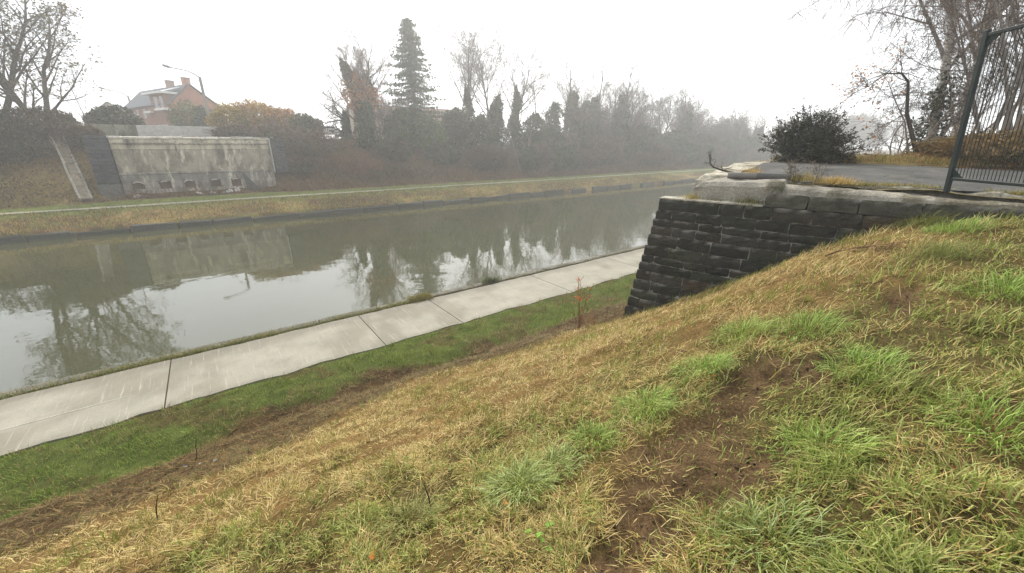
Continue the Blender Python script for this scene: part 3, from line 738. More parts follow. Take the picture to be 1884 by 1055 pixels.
# white parked car glimpsed left of the ivy tree
car = thing('parked_car', 'white parked car glimpsed between the hedge and the ivy-clad tree', 'car', (15.2, 64, 1.3), rz=.1)
prof = [(-2.0, .35), (-2.05, .8), (-1.75, .95), (-1.1, 1.45), (.5, 1.5), (1.15, 1.0), (1.95, .85), (2.05, .4)]
mb = MB(); n_ = len(prof)
V = [[x_, -.82, z_] for x_, z_ in prof] + [[x_, .82, z_] for x_, z_ in prof]
for q in (3, 4): V[q][1] = -.64; V[n_ + q][1] = .64
mb.add(V, [np.arange(n_)[None], np.arange(n_, 2 * n_)[::-1][None], np.array([[k, (k + 1) % n_, n_ + (k + 1) % n_, n_ + k] for k in range(n_)])[:, ::-1]], (.78, .78, .78)); mb.build('body', M['paint'], car, local=True)
for sg in (-1, 1):
    mb = MB(); mb.add([[-1.3, sg * .80, 1.0], [.85, sg * .80, 1.02], [.45, sg * .68, 1.42], [-1.0, sg * .68, 1.40]], np.array([[0, 1, 2, 3]]), (.05, .055, .06)); mb.build('window', M['pane'], car, local=True)
    for x_ in (-1.3, 1.3):
        mb = MB(); mb.tube([[x_, sg * .68, .33], [x_, sg * .86, .33]], .33, 14, (.03, .03, .03)); wh = mb.build('wheel', M['steel'], car, local=True)

# street lamps on the far road
def lamp(px_top, px_head, d, label, base_z, rr=.13):
    top = at_d(*px_top, d); base = np.array([top[0] - .1, top[1], base_z]); head = at_d(*px_head, d)
    o = thing('street_lamp', label, 'street lamp', base, 'street lamps beyond the far abutment')
    mb = MB(); mb.box((base + top) / 2, (rr * 1.7, rr * 1.7, top[2] - base_z), (.24, .22, .20), ch=.03); mb.build('pole', M['pole'], o)
    mb = MB(); a0 = top + [0, 0, -.9]; mid = top * .55 + head * .45 + [0, 0, .25]
    mb.tube([top + [0, 0, -.1], top + (head - top) * .2 + [0, 0, .15], mid, head], [.085, .075, .065, .06], 6, (.16, .16, .16)); mb.build('arm', M['steel'], o)
    mb = MB(); dd = (head - top); dd /= np.linalg.norm(dd)
    mb.tube([head - dd * .1, head + dd * .15, head + dd * .6, head + dd * .75], [.08, .16, .15, .06], 8, (.2, .2, .2)); mb.build('lamp_head', M['steel'], o)
    return o
l1 = lamp((368, 142), (312, 124), 71.8, 'tall street lamp with a long arm in front of the brick house gable', 1.0, .19)
mb = MB(); tp = at_d(368, 146, 71.8); mb.tube([tp, at_d(352, 158, 72.5), hp(.3, apx, ZR + .6)], .03, 5, (.12, .12, .12)); mb.build('cable', M['steel'], l1)
lamp((236, 177), (192, 164), 105, 'distant thin street lamp left of the brick house', 1.0, .16)
#@@PART2
# ------------------------------------------------------------------ vegetation builders
def lvl(n, ratio, ang, seg=4, wig=.12, up=.04, start=.25): return dict(n=n, ratio=ratio, ang=ang, seg=seg, wig=wig, up=up, start=start)
def grow(rng, p, d, L, r, k, LV, out, tips, rmin):
    sp = LV[k]; ns = sp['seg']; pts = [p.copy()]; dirs = []; rads = [r]
    for i in range(ns):
        w = sp['wig']
        d = (d + Vector((rng.gauss(0, w), rng.gauss(0, w), rng.gauss(0, w) + sp['up']))).normalized()
        p1 = p + d * (L / ns); r1 = max(rmin, r * (1 - .8 * (i + 1) / ns))
        out.append((*p, *p1, rads[-1], r1, k)); pts.append(p1); dirs.append(d); rads.append(r1); p = p1
    if sp['n'] == 0 or k + 1 >= len(LV):
        tips.append(tuple(p)); return
    ph = rng.uniform(0, 6.28)
    for j in range(sp['n']):
        f = sp['start'] + (1 - sp['start']) * (j + rng.random()) / sp['n']
        f = min(f, .999); i = int(f * ns); q = pts[i].lerp(pts[i + 1], f * ns - i); dd = dirs[i]
        ph += 2.4 + rng.uniform(-.5, .5); ang = math.radians(sp['ang'] * rng.uniform(.65, 1.3))
        u = dd.orthogonal().normalized(); v = dd.cross(u)
        cd = (dd * math.cos(ang) + (u * math.cos(ph) + v * math.sin(ph)) * math.sin(ang)).normalized()
        ll = L * sp['ratio'] * (1.15 - .6 * f) * rng.uniform(.7, 1.25)
        grow(rng, q, cd, ll, max(rmin, rads[i] * .55), k + 1, LV, out, tips, rmin)
    tips.append(tuple(p))
BARE = [lvl(13, .42, 48, 7, .06, .03, .3), lvl(7, .48, 42, 5, .13, .07), lvl(5, .5, 38, 3, .15, .05), lvl(4, .55, 35, 2, .15, .05), lvl(0, 0, 0, 1, .1, .03)]
VASE = [lvl(14, .62, 36, 7, .04, .04, .30), lvl(9, .48, 34, 5, .08, .07), lvl(7, .5, 34, 3, .12, .05), lvl(6, .55, 34, 2, .12, .03), lvl(0, 0, 0, 1, .1, .03)]
FAN = [lvl(15, .62, 42, 7, .04, .03, .32), lvl(10, .46, 38, 5, .09, .06), lvl(8, .5, 36, 3, .13, .05), lvl(6, .55, 36, 2, .13, .03), lvl(0, 0, 0, 1, .1, .03)]
SCRAG = [lvl(9, .55, 60, 7, .2, .02, .2), lvl(6, .55, 50, 5, .28, .03), lvl(5, .5, 45, 3, .3, .0), lvl(3, .5, 40, 2, .25, 0), lvl(0, 0, 0, 1, .2, 0)]
def skeleton(seed, H, r, LV, stems=1, lean=.05, spread=.0, dirs=None, rmin=.008):
    rng = random.Random(seed); out = []; tips = []
    for k in range(stems):
        d = Vector((rng.gauss(0, lean), rng.gauss(0, lean), 1)) if dirs is None else Vector(dirs[k])
        if spread and stems > 1: d += Vector((math.cos(k * 6.28 / stems), math.sin(k * 6.28 / stems), 0)) * spread
        p = Vector((rng.uniform(-.2, .2), rng.uniform(-.2, .2), -.3)) if stems > 1 else Vector((0, 0, -.3))
        grow(rng, p, d.normalized(), H * rng.uniform(.85, 1.0) if stems > 1 else H, r, 0, LV, out, tips, rmin)
    return np.array(out), np.array(tips)
def vary_cols(P, c0, c1, sc, amt=.25):
    P = np.asarray(P); k = sm(fbm(P[:, 0] + P[:, 2] * .7, P[:, 1] + P[:, 2] * .7, sc, 3), .35, .65)[:, None]
    return (np.asarray(c0)[None] * (1 - k) + np.asarray(c1)[None] * k) * NR.uniform(1 - amt, 1 + amt, (len(P), 1))
def bare_tree(parent, seed, H, r, LV=BARE, bark=(.075, .062, .05), twig=(.12, .095, .078), leaves=None, stems=1, lean=.05, spread=.0, dirs=None, tw=1.0, barkmat='bark', rmin=.008):
    S, tips = skeleton(seed, H, r, LV, stems, lean, spread, dirs, rmin)
    k = S[:, 8]
    mb = MB(); mb.segs(S[k == 0], 8, bark); a = S[k == 1]; mb.segs(a, 5, bark); mb.build('trunk', M[barkmat], parent, local=True)
    mb = MB(); mb.segs(S[k == 2], 3, twig); t = S[k >= 3].copy(); t[:, 6:8] *= tw; mb.segs(t, 2, twig)
    if leaves:
        n, size, c0, c1 = leaves
        P = tips[NR.randint(0, len(tips), n)] + NR.normal(0, .18, (n, 3)); P = P[P[:, 2] > H * .15]
        mb.leaves(P, size * NR.uniform(.6, 1.3, len(P)), vary_cols(P, c0, c1, .8))
    mb.build('crown', M['leaf'] if leaves else M['bark'], parent, local=True)
    return S, tips
def blob(n, rx, ry, rz, seed, lump=.35, shell=.5, zc=None):
    rs = np.random.RandomState(seed); D = rs.normal(size=(n, 3)); D /= np.linalg.norm(D, axis=1, keepdims=True)
    lo = fbm(D[:, 0] * 1.3 + seed, D[:, 1] * 1.3 + D[:, 2] * 1.7, 1.6, 3) - .5
    rr = (shell + (1 - shell) * rs.rand(n) ** .6) * (1 + lump * 2 * lo)
    P = D * rr[:, None] * np.array([rx, ry, rz]); P[:, 2] += rz * .92 if zc is None else zc
    return P[P[:, 2] > -.1]
def shrub(parent, n, rx, ry, rz, seed, size, c0, c1, m='leaf', lump=.35, stems=14, stem_col=(.08, .06, .045), aspect=1.3, tw=0, twc=(.13, .09, .065)):
    mb = MB(); P = blob(n, rx, ry, rz, seed, lump)
    mb.leaves(P, size * NR.uniform(.6, 1.4, len(P)), vary_cols(P, c0, c1, .9 / max(.6, rx * .5)), aspect)
    if tw:
        Q = blob(tw, rx * 1.1, ry * 1.1, rz * 1.12, seed + 5, lump, .7); D = Q / (np.linalg.norm(Q, axis=1, keepdims=True) + 1e-6) + NR.normal(0, .35, Q.shape)
        mb.segs(np.concatenate([Q - D * .25 * rx / 2, Q + D * .25 * rx / 2, np.full((len(Q), 1), .012), np.full((len(Q), 1), .006)], 1), 2, twc)
    mb.build('foliage', M[m], parent, local=True)
    mb = MB(); Q = blob(stems, rx * .75, ry * .75, rz * .8, seed + 1, .2, .8)
    S = []
    for q in Q:
        b = np.array([q[0] * .12, q[1] * .12, -.2]); mid = (b + q) / 2 * [.8, .8, 1.1]
        S += [(*b, *mid, .045, .03), (*mid, *q, .03, .012)]
    mb.segs(np.array(S), 4, stem_col); mb.build('stems', M['bark'], parent, local=True)
def twiggy(parent, n, rx, ry, h, seed, col, r=.014, leafy=0, lc=None, lsize=.08):
    """leafless many-stemmed thicket: arching stems with side twigs"""
    rs = np.random.RandomState(seed); S = []; tips = []
    for k in range(n):
        a = rs.uniform(0, 6.28); q = rs.rand() ** .5; b = np.array([math.cos(a) * rx * .5 * q, math.sin(a) * ry * .5 * q, -.15])
        out = np.array([math.cos(a) * rx, math.sin(a) * ry, 0]) * q * rs.uniform(.5, 1.15); hh = h * rs.uniform(.55, 1.05) * (1 - .35 * q * q)
        p = b; N_ = 5
        for i in range(N_):
            f = (i + 1) / N_; p1 = b + out * f ** 1.5 + np.array([0, 0, hh * (f - .12 * f ** 3)]) + rs.normal(0, .06 * h / 3, 3)
            S.append((*p, *p1, r * (1.3 - f), r * (1.1 - f)))
            if i > 0:
                for m_ in range(3):
                    e = p1 + rs.normal(0, .16, 3) * h / 2.2 + np.array([0, 0, .1 * h * .5]); S.append((*p1, *e, r * .6, r * .3)); tips.append(e)
            p = p1
    mb = MB(); S = np.array(S); mb.segs(S, 2, np.asarray(col)[None] * NR.uniform(.7, 1.3, (len(S), 1))); tips = np.array(tips)
    if leafy:
        P = tips[NR.randint(0, len(tips), leafy)] + NR.normal(0, .12, (leafy, 3)); mb.leaves(P, lsize * NR.uniform(.6, 1.3, len(P)), vary_cols(P, lc[0], lc[1], 1.0))
    mb.build('branches', M['leaf'], parent, local=True)
def ivy(parent, pts, rad, n, size=.2, c0=(.020, .040, .012), c1=(.050, .080, .022), name='ivy', lump=.85):
    """leaves hugging a trunk that follows pts with radii rad (local)"""
    pts = np.asarray(pts, float); rad = np.asarray(rad, float)
    f = NR.rand(n) * (len(pts) - 1); i = np.minimum(f.astype(int), len(pts) - 2); u = (f - i)[:, None]
    c = pts[i] * (1 - u) + pts[i + 1] * u; r = rad[i] * (1 - u[:, 0]) + rad[i + 1] * u[:, 0]
    a = NR.uniform(0, 6.28, n); r = r * (.35 + .65 * NR.rand(n) ** .5) * (1 + lump * 2 * (fbm(np.cos(a) * 1.2 + c[:, 2] * .9, np.sin(a) * 1.2 + c[:, 2] * .9 + pts[0][2] + n * .37, .95, 3) - .5))
    P = c + np.stack([np.cos(a) * r, np.sin(a) * r, NR.normal(0, .25, n)], 1)
    mb = MB(); mb.leaves(P, size * NR.uniform(.6, 1.4, n), vary_cols(P, c0, c1, 1.1), 1.1); return mb.build(name, M['leaf'], parent, local=True)
def ground_far(s, t): return float(far_z(np.array([float(s)]), np.array([float(t)]))[0])
def ground_near(s, t): return float(near_z(np.array([float(s)]), np.array([float(t)]))[0])
def top_h(px, py, t, z0): return float(at_t(px, py, t)[2] - z0)
def far_thing(name, label, cat, px, t, group=None, sink=0.0):
    s = float(at_t(px, 200, t)[0]); z = ground_far(s, t) - sink
    return thing(name, label, cat, (s, t, z), group), s, z

# ------------------------------------------------------------------ far bank trees, left to right
FARTREES = 'trees and shrubs on the far bank'
o, s0, z0 = far_thing('leafy_tree', 'tall half-bare tree with sparse brown leaves at the far left', 'tree', 62, 60)
S, T = bare_tree(o, 21, top_h(60, -25, 60, z0), .26, [lvl(11, .45, 42, 7, .08, .04, .18), lvl(7, .5, 42, 5, .14, .06), lvl(6, .5, 40, 3, .16, .04), lvl(5, .55, 38, 2, .16, .02), lvl(0, 0, 0, 1, .1, .0)],
    leaves=(4200, .13, (.17, .12, .05), (.10, .09, .035)), stems=3, spread=.22, bark=(.10, .085, .07), twig=(.13, .105, .085))
o, s0, z0 = far_thing('leafy_tree', 'half-bare olive-leaved tree cut by the left edge of the photo', 'tree', -20, 58)
bare_tree(o, 22, 15, .28, BARE, leaves=(3500, .14, (.15, .13, .05), (.08, .08, .03)), stems=3, spread=.3)
for n, (px, t, rx, rz, c0, c1, lb) in enumerate([(20, 56.5, 3.4, 1.5, (.035, .035, .016), (.085, .060, .026), 'dark bramble mound under the far left tree'), (75, 57.5, 2.6, 1.3, (.09, .06, .03), (.05, .05, .022), 'brown bramble mound left of the concrete chute top'),
        (-45, 54, 4.2, 1.9, (.03, .038, .018), (.07, .06, .03), 'dark green bramble mound at the left edge of the far slope'), (140, 55.5, 1.3, 1.0, (.12, .075, .04), (.08, .06, .03), 'brown bramble clump between the concrete chute and the abutment')]):
    o, s0, z0 = far_thing('bramble_mound', lb, 'bramble', px, t)
    shrub(o, 2600, rx, rx * .7, rz, 31 + n, .16, c0, c1, tw=500)
o, s0, z0 = far_thing('tree_stump', 'broken leafless stump standing at the top of the concrete chute', 'stump', 118, 58.2)
bare_tree(o, 77, 2.6, .16, [lvl(5, .5, 40, 4, .15, .02, .3), lvl(3, .5, 40, 3, .2, .0), lvl(0, 0, 0, 1)], stems=3, spread=.35)
o, s0, z0 = far_thing('sapling', 'thin bare sapling leaning beside the left end of the far abutment', 'sapling', 158, 53.5)
bare_tree(o, 41, 6.5, .05, [lvl(8, .35, 35, 7, .06, .03, .3), lvl(5, .5, 35, 3, .1, .05), lvl(3, .5, 30, 2), lvl(0, 0, 0, 1)], dirs=[(-.10, 0, 1)])
o, s0, z0 = far_thing('evergreen_bush', 'rounded dark evergreen bush behind the left end of the parapet wall', 'bush', 206, 61.5)
shrub(o, 6500, 2.35, 2.0, 1.6, 51, .17, (.030, .042, .022), (.060, .072, .036), 'gloss_leaf', .3, tw=300)
o, s0, z0 = far_thing('garden_bush', 'yellow-green bush beside the lamp post in front of the brick house', 'bush', 350, 75)
shrub(o, 4500, 2.6, 2.0, 2.6, 52, .2, (.16, .145, .035), (.09, .105, .03), tw=200)
o, s0, z0 = far_thing('garden_bush', 'dark green bush at the foot of the tall street lamp', 'bush', 368, 74)
shrub(o, 3000, 1.2, 1.2, 2.2, 58, .2, (.04, .06, .025), (.07, .085, .03))
HG = 'autumn hedge bushes right of the lamp post'
for n, (px, t, rx, rz, c0, c1, lb) in enumerate([(425, 61, 2.6, 1.95, (.36, .24, .045), (.24, .19, .04), 'yellow autumn hedge bush nearest the parapet wall'), (470, 61.5, 2.8, 2.25, (.38, .24, .05), (.40, .20, .055), 'golden autumn hedge bush, tallest of the row right of the lamp post'),
        (515, 61, 2.5, 2.0, (.42, .21, .06), (.24, .18, .04), 'orange autumn hedge bush next to the dark green hedge end'), (556, 60, 2.3, 1.6, (.045, .065, .025), (.10, .09, .03), 'dark green hedge end right of the orange bush')]):
    o, s0, z0 = far_thing('hedge_bush', lb, 'bush', px, t, HG)
    shrub(o, 5200, rx, rx * .7, rz, 61 + n, .17, c0, c1, tw=350)
for n, (px, t, rx, rz, lb) in enumerate([(420, 57.5, 2.2, .8, 'olive bramble strip right behind the abutment below the yellow hedge'), (500, 55.6, 2.3, 1.3, 'brown bramble mound above the right stone end of the abutment'), (560, 54, 3, 1.6, 'brown bramble mound between the abutment and the gnarled tree'), (530, 51.8, 1.7, .9, 'low russet bramble beside the right foot of the abutment')]):
    o, s0, z0 = far_thing('bramble_mound', lb, 'bramble', px, t)
    shrub(o, 2600, rx, rx * .7, rz, 71 + n, .14, (.11, .07, .04), (.075, .065, .03), tw=900)
# gnarled tree
o, s0, z0 = far_thing('gnarled_tree', 'gnarled bare dark tree with crooked limbs arching left', 'tree', 633, 58)
hh = top_h(633, 180, 58, z0)
S, T = bare_tree(o, 81, hh * .55, .22, SCRAG, dirs=[(-.05, 0, 1), ], bark=(.035, .032, .028), twig=(.05, .045, .04), tw=1.4)
mb = MB()
rr = random.Random(4)
LS = []
for (dx, dz, L_) in ((-.9, .75, 4.8), (-1, .25, 4.2), (-.5, 1.0, 4.2), (-.8, .05, 3.6)):
    out = []; tp_ = []
    grow(rr, Vector((0, 0, hh * .42)), Vector((dx, rr.uniform(-.3, .3), dz)).normalized(), L_, .13, 0, [lvl(10, .4, 60, 7, .16, -.06, .15), lvl(6, .5, 50, 4, .25, .0), lvl(4, .5, 45, 2, .25, 0), lvl(0, 0, 0, 1)], out, tp_, .012); LS += out
LS = np.array(LS); mb.segs(LS[LS[:, 8] < 2], 5, (.035, .032, .028)); mb.segs(LS[LS[:, 8] >= 2], 2, (.05, .045, .04)); mb.build('limbs', M['bark'], o, local=True)
ivy(o, [(0, 0, 0), (0, 0, hh * .35), (.1, 0, hh * .62)], [.75, .55, .3], 1600, .18)
# ivy tree with orange creeper
o, s0, z0 = far_thing('ivy_tree', 'tall ivy-clad tree with an orange creeper around its forked trunk', 'tree', 668, 56)
hh = top_h(640, 92, 56, z0)
bare_tree(o, 83, hh * .98, .3, VASE, stems=2, dirs=[(-.16, .05, 1), (.06, 0, 1)], twig=(.20, .15, .13), bark=(.10, .08, .06))
ivy(o, [(0, 0, 0), (-.1, 0, hh * .45), (-.75, 0, hh * .66), (-1.9, 0, hh * .86)], [1.3, 1.2, 1.0, .35], 4200, .2, (.05, .055, .025), (.11, .095, .045), lump=.4)
ivy(o, [(.4, 0, hh * .4), (.9, 0, hh * .6), (.75, 0, hh * .76)], [.9, .75, .35], 1800, .2)
ivy(o, [(.2, -.5, hh * .40), (-.1, -.5, hh * .52), (-.4, -.5, hh * .62), (-.9, -.3, hh * .76)], [1.2, 1.9, 1.5, .6], 2600, .16, (.42, .17, .06), (.36, .20, .10), 'orange_creeper', 1.3)
ivy(o, [(-.1, -1.1, 0), (-.1, -1.0, hh * .4), (0, -.8, hh * .56)], [1.3, .9, .3], 2600, .2)
# bare shrubs between it and the spruce
for n, (px, t, h_, lb) in enumerate([(708, 57, 6.5, 'leafless grey-brown tree between the orange creeper tree and the spruce'), (690, 62, 6.0, 'pale leafless tree behind the orange creeper tree')]):
    o, s0, z0 = far_thing('bare_tree', lb, 'tree', px, t); bare_tree(o, 91 + n, h_, .12, BARE, stems=3, spread=.3, twig=(.19, .145, .115), bark=(.11, .09, .07))
# spruce
o, s0, z0 = far_thing('spruce_tree', 'tall dark spruce, the only pointed conifer on the far bank', 'tree', 762, 60)
hh = top_h(760, 33, 60, z0); rs = np.random.RandomState(7)
mb = MB(); mb.tube([(0, 0, -.3), (.05, 0, hh * .5), (0, 0, hh)], [.32, .18, .02], 8, (.09, .075, .06)); mb.build('trunk', M['bark'], o, local=True)
S = []; P = []; D = []
zz = hh * .16
while zz < hh * .985:
    f = 1 - zz / hh; Lb = (.3 + 6.2 * f ** .75) * (1 if zz > hh * .25 else .8)
    for k in range(7):
        if rs.rand() < .10: continue
        a = rs.uniform(0, 6.28); L_ = Lb * rs.uniform(.6, 1.12); dv = np.array([math.cos(a), math.sin(a), 0]); p = np.array([0, 0, zz + rs.uniform(-.15, .15)]); nseg = 6
        for i in range(nseg):
            g = (i + 1) / nseg; p1 = np.array([0, 0, zz]) + dv * L_ * g + np.array([0, 0, -.34 * L_ * g + .22 * L_ * g * g])
            S.append((*p, *p1, .035 * (1.1 - g), .03 * (1.05 - g)))
            m_ = int(4 + L_ * 2.0)
            for q in range(m_):
                u = rs.rand(); base = p * (1 - u) + p1 * u; P.append(base + rs.normal(0, [.12 + .10 * g * L_ * .5, .12 + .10 * g * L_ * .5, .08]) + np.array([0, 0, -.13])); D.append(dv * .5 + np.array([0, 0, -.75]) + rs.normal(0, .3, 3))
            p = p1
    zz += .25 + .42 * f
mb = MB(); mb.segs(np.array(S), 3, (.06, .05, .04)); P = np.array(P); D = np.array(D)
mb.leaves(P, .27 * NR.uniform(.6, 1.3, len(P)), vary_cols(P, (.032, .060, .032), (.06, .092, .045), .8), 1.7, D); mb.build('crown', M['leaf'], o, local=True)
# evergreen masses below and around
for n, (px, t, rx, ry, rz, pyt, c0, c1, lb) in enumerate([
    (745, 56, 3.4, 2.4, 0, 200, (.03, .062, .018), (.065, .115, .026), 'broad dark evergreen mass at the foot of the spruce'),
    (785, 55, 2.6, 2.2, 0, 215, (.045, .085, .022), (.08, .13, .028), 'mid green evergreen bush just right of the spruce foot'),
    (833, 56, 1.9, 1.9, 0, 198, (.028, .045, .02), (.05, .07, .028), 'dark ivy-covered pillar bush between the spruce and the tall bare trees'),
    (720, 53.5, 2.4, 2.0, 0, 255, (.05, .055, .025), (.09, .085, .035), 'olive bush low in front of the spruce'),
    (812, 53, 2.6, 2.0, 0, 262, (.03, .045, .02), (.06, .075, .03), 'low dark bush right below the spruce')]):
    o, s0, z0 = far_thing('evergreen_bush', lb, 'bush', px, t); rz = top_h(px, pyt, t, z0) / 1.92
    shrub(o, 5200, rx, ry, rz, 101 + n, .2, c0, c1, tw=250)
# tall bare trees with ivied trunks
for n, (px, t, pyt, lb, dr, iv) in enumerate([(862, 60, 52, 'tallest bare round-crowned tree right of the spruce, trunk wrapped in ivy', [(-.02, 0, 1)], .42), (905, 63, 68, 'bare tree in the middle of the three tall ones right of the spruce', [(.0, 0, 1)], .3), (938, 62, 82, 'rightmost of the three tall bare trees, its trunk leaning right', [(.16, 0, 1)], .22)]):
    o, s0, z0 = far_thing('bare_tree', lb, 'tree', px, t); hh = top_h(px, pyt, t, z0)
    bare_tree(o, 111 + n, hh * .86, .3, FAN, dirs=dr, twig=(.12, .10, .088), bark=(.115, .10, .085), tw=1.25)
    ivy(o, [(0, 0, 0), (dr[0][0] * hh * .2, 0, hh * .25), (dr[0][0] * hh * iv * 1.1, 0, hh * (iv + .1))], [1.5, 1.1, .3], 2600, .2, (.035, .05, .02), (.08, .09, .035))
for n, (px, t, pyt, w_, lb) in enumerate([(948, 56, 163, .75, 'slim ivy column standing just right of the leaning bare tree'), (915, 55, 182, 1.2, 'pointed ivy-clad stump left of the slim ivy column'), (885, 54.5, 215, 1.5, 'ivy-covered stump at the foot of the tall bare trees'), (1020, 55, 192, 1.7, 'hooded ivy-covered stump, left one of the pair beyond the slim column'), (1080, 56, 188, 2.0, 'broad ivy-covered broken tree, right one of the pair beyond the slim column'), (985, 55.5, 212, 2.2, 'rounded dark ivy mass between the slim column and the hooded stump')]):
    o, s0, z0 = far_thing('ivy_stump', lb, 'ivy stump', px, t); hh = top_h(px, pyt, t, z0)
    mb = MB(); mb.tube([(0, 0, -.2), (.1, 0, hh * .5), (0, 0, hh * .9)], [.28, .2, .08], 7, (.08, .07, .055)); mb.build('trunk', M['bark'], o, local=True)
    wx, wy = R.uniform(-.5, .5) * w_, R.uniform(-.5, .5) * w_
    ivy(o, [(0, 0, 0), (wx, wy, hh * .3), (-wx * .6, 0, hh * .55), (wx * .5, wy, hh * .8), (.1, 0, hh)], [w_ * 1.5, w_ * 1.35, w_ * 1.0, w_ * .85, w_ * .25], 3800, .2, (.024, .045, .014), (.055, .082, .022))
    S_, T_ = skeleton(311 + n, hh * 1.12, .12, [lvl(12, .28, 55, 6, .08, .02, .3), lvl(5, .5, 45, 3, .2, .02), lvl(3, .5, 40, 1, .2, 0), lvl(0, 0, 0, 1)], 2, .1, .12); mb = MB(); mb.segs(S_, 3, (.10, .08, .065)); mb.build('branches', M['bark'], o, local=True)
for n, (px, t, pyt, lb) in enumerate([(990, 62, 135, 'faint bare tree above the rounded dark ivy mass'), (1040, 66, 138, 'faint bare tree between the two big ivy stumps'), (1082, 64, 150, 'faint bare tree rising behind the broad ivy-covered broken tree'), (1125, 62, 155, 'faint bare tree just right of the broad ivy-covered broken tree')]):
    o, s0, z0 = far_thing('bare_tree', lb, 'tree', px, t); hh = top_h(px, pyt, t, z0)
    bare_tree(o, 131 + n, hh * .85, .2, VASE if n % 2 else BARE, twig=(.17, .14, .125), lean=.08, tw=1.1)
o, s0, z0 = far_thing('leaning_tree', 'pair of pale leaning bare stems at the foot of the slim ivy column', 'tree', 958, 51.5)
bare_tree(o, 143, 6.5, .09, [lvl(6, .35, 40, 6, .08, .03, .35), lvl(5, .5, 40, 3, .15, .05), lvl(3, .5, 30, 2), lvl(0, 0, 0, 1)], stems=3, dirs=[(-.3, 0, 1), (.25, 0, 1), (.45, 0, 1)], bark=(.2, .17, .14))
for n, (px, t, rx, h_, col, lb) in enumerate([(655, 51.5, 3.0, 3.4, (.20, .095, .055), 'russet leafless thicket below the orange creeper tree'), (610, 52.5, 2.6, 2.6, (.15, .09, .055), 'brown leafless thicket below the gnarled tree'), (765, 51.2, 2.4, 2.6, (.19, .14, .10), 'pale brown leafless thicket below the spruce'),
        (700, 51.0, 2.2, 2.2, (.11, .09, .05), 'olive-brown leafless thicket between the russet thicket and the spruce'), (1000, 51.0, 2.6, 2.3, (.17, .11, .08), 'brown leafless thicket right of the pale leaning stems')]):
    o, s0, z0 = far_thing('thicket', lb, 'thicket', px, t); twiggy(o, 130, rx, rx * .7, h_, 151 + n, col, .016, 500, ((.12, .07, .035), (.09, .075, .03)), .08)

# the row of shrubs and trees that runs on into the fog: a few kinds, each copied along the bank
def proto(name, label, cat, group, fn):
    o = thing(name, label, cat, (0, 0, 0), group); fn(o); return o
GRP = 'bank thicket running into the fog'
kinds = [proto('evergreen_shrub', 'dark green shrub in the dense bank thicket that fades into the fog', 'shrub', GRP + ', dark shrubs', lambda o: shrub(o, 3000, 2.6, 2.2, 2.1, 171, .23, (.026, .05, .016), (.055, .085, .024), tw=200)),
         proto('brown_shrub', 'brown twiggy shrub in the dense bank thicket that fades into the fog', 'shrub', GRP + ', brown shrubs', lambda o: shrub(o, 2200, 2.6, 2.2, 1.9, 172, .18, (.085, .06, .035), (.06, .055, .03), tw=1500)),
         proto('brown_shrub', 'leafless brown thicket at the foot of the bank thicket that fades into the fog', 'thicket', GRP + ', leafless thickets', lambda o: twiggy(o, 130, 2.4, 2.0, 3.0, 173, (.13, .09, .065), .018, 500, ((.10, .07, .04), (.06, .06, .03)), .1)),
         proto('ivy_tree', 'ivy-clad bare tree in the row fading into the fog on the far bank', 'tree', GRP + ', ivy trees', lambda o: (bare_tree(o, 174, 10.5, .22, BARE, tw=1.3, twig=(.13, .105, .09)), ivy(o, [(0, 0, 0), (.6, .2, 2.5), (-.3, 0, 5), (.3, 0, 7.5)], [2.0, 1.5, 1.2, .4], 3000, .22))),
         proto('bare_tree', 'bare twiggy tree in the row fading into the fog on the far bank', 'tree', GRP + ', bare trees', lambda o: bare_tree(o, 175, 11.5, .25, VASE, tw=1.5, twig=(.13, .105, .09), stems=2, lean=.12)),
         proto('bare_tree', 'low many-stemmed bare tree in the row fading into the fog on the far bank', 'tree', GRP + ', many-stemmed trees', lambda o: bare_tree(o, 176, 9.0, .15, BARE, stems=5, spread=.35, tw=1.9, twig=(.11, .09, .075)))]
used = [False] * len(kinds)
def put(k, s, t, sc, szk=1.0):
    o = kinds[k] if not used[k] else copy_tree(kinds[k]); used[k] = True
    o.location = (s, t, ground_far(s, t) - .1); o.rotation_euler = (0, 0, R.uniform(0, 6.28)); o.scale = (sc, sc, sc * szk)
s = 33.0
while s < 190:
    put(R.choice([0, 1, 1, 2]), s, R.uniform(51.2, 53.2), R.uniform(.75, 1.15), R.uniform(.8, 1.2))
    if s > 46: put(R.choice([0, 0, 1, 3]), s + R.uniform(-1, 1), R.uniform(54.5, 57.5), R.uniform(.95, 1.4), R.uniform(.9, 1.25))
    if s > 55 and R.random() < .75: put(R.choice([5, 5, 1]), s + R.uniform(-1, 1), R.uniform(55, 59), R.uniform(.75, 1.1), R.uniform(.85, 1.15))
    s += R.uniform(2.4, 3.8) * (1 + max(0, s - 60) * .006)
s = 62.0
while s < 300:
    put(R.choice([3, 4, 4, 5, 5]), s, R.uniform(56, 64), R.uniform(.85, 1.25)); s += R.uniform(2.6, 6.0) * (1 + max(0, s - 90) * .004)

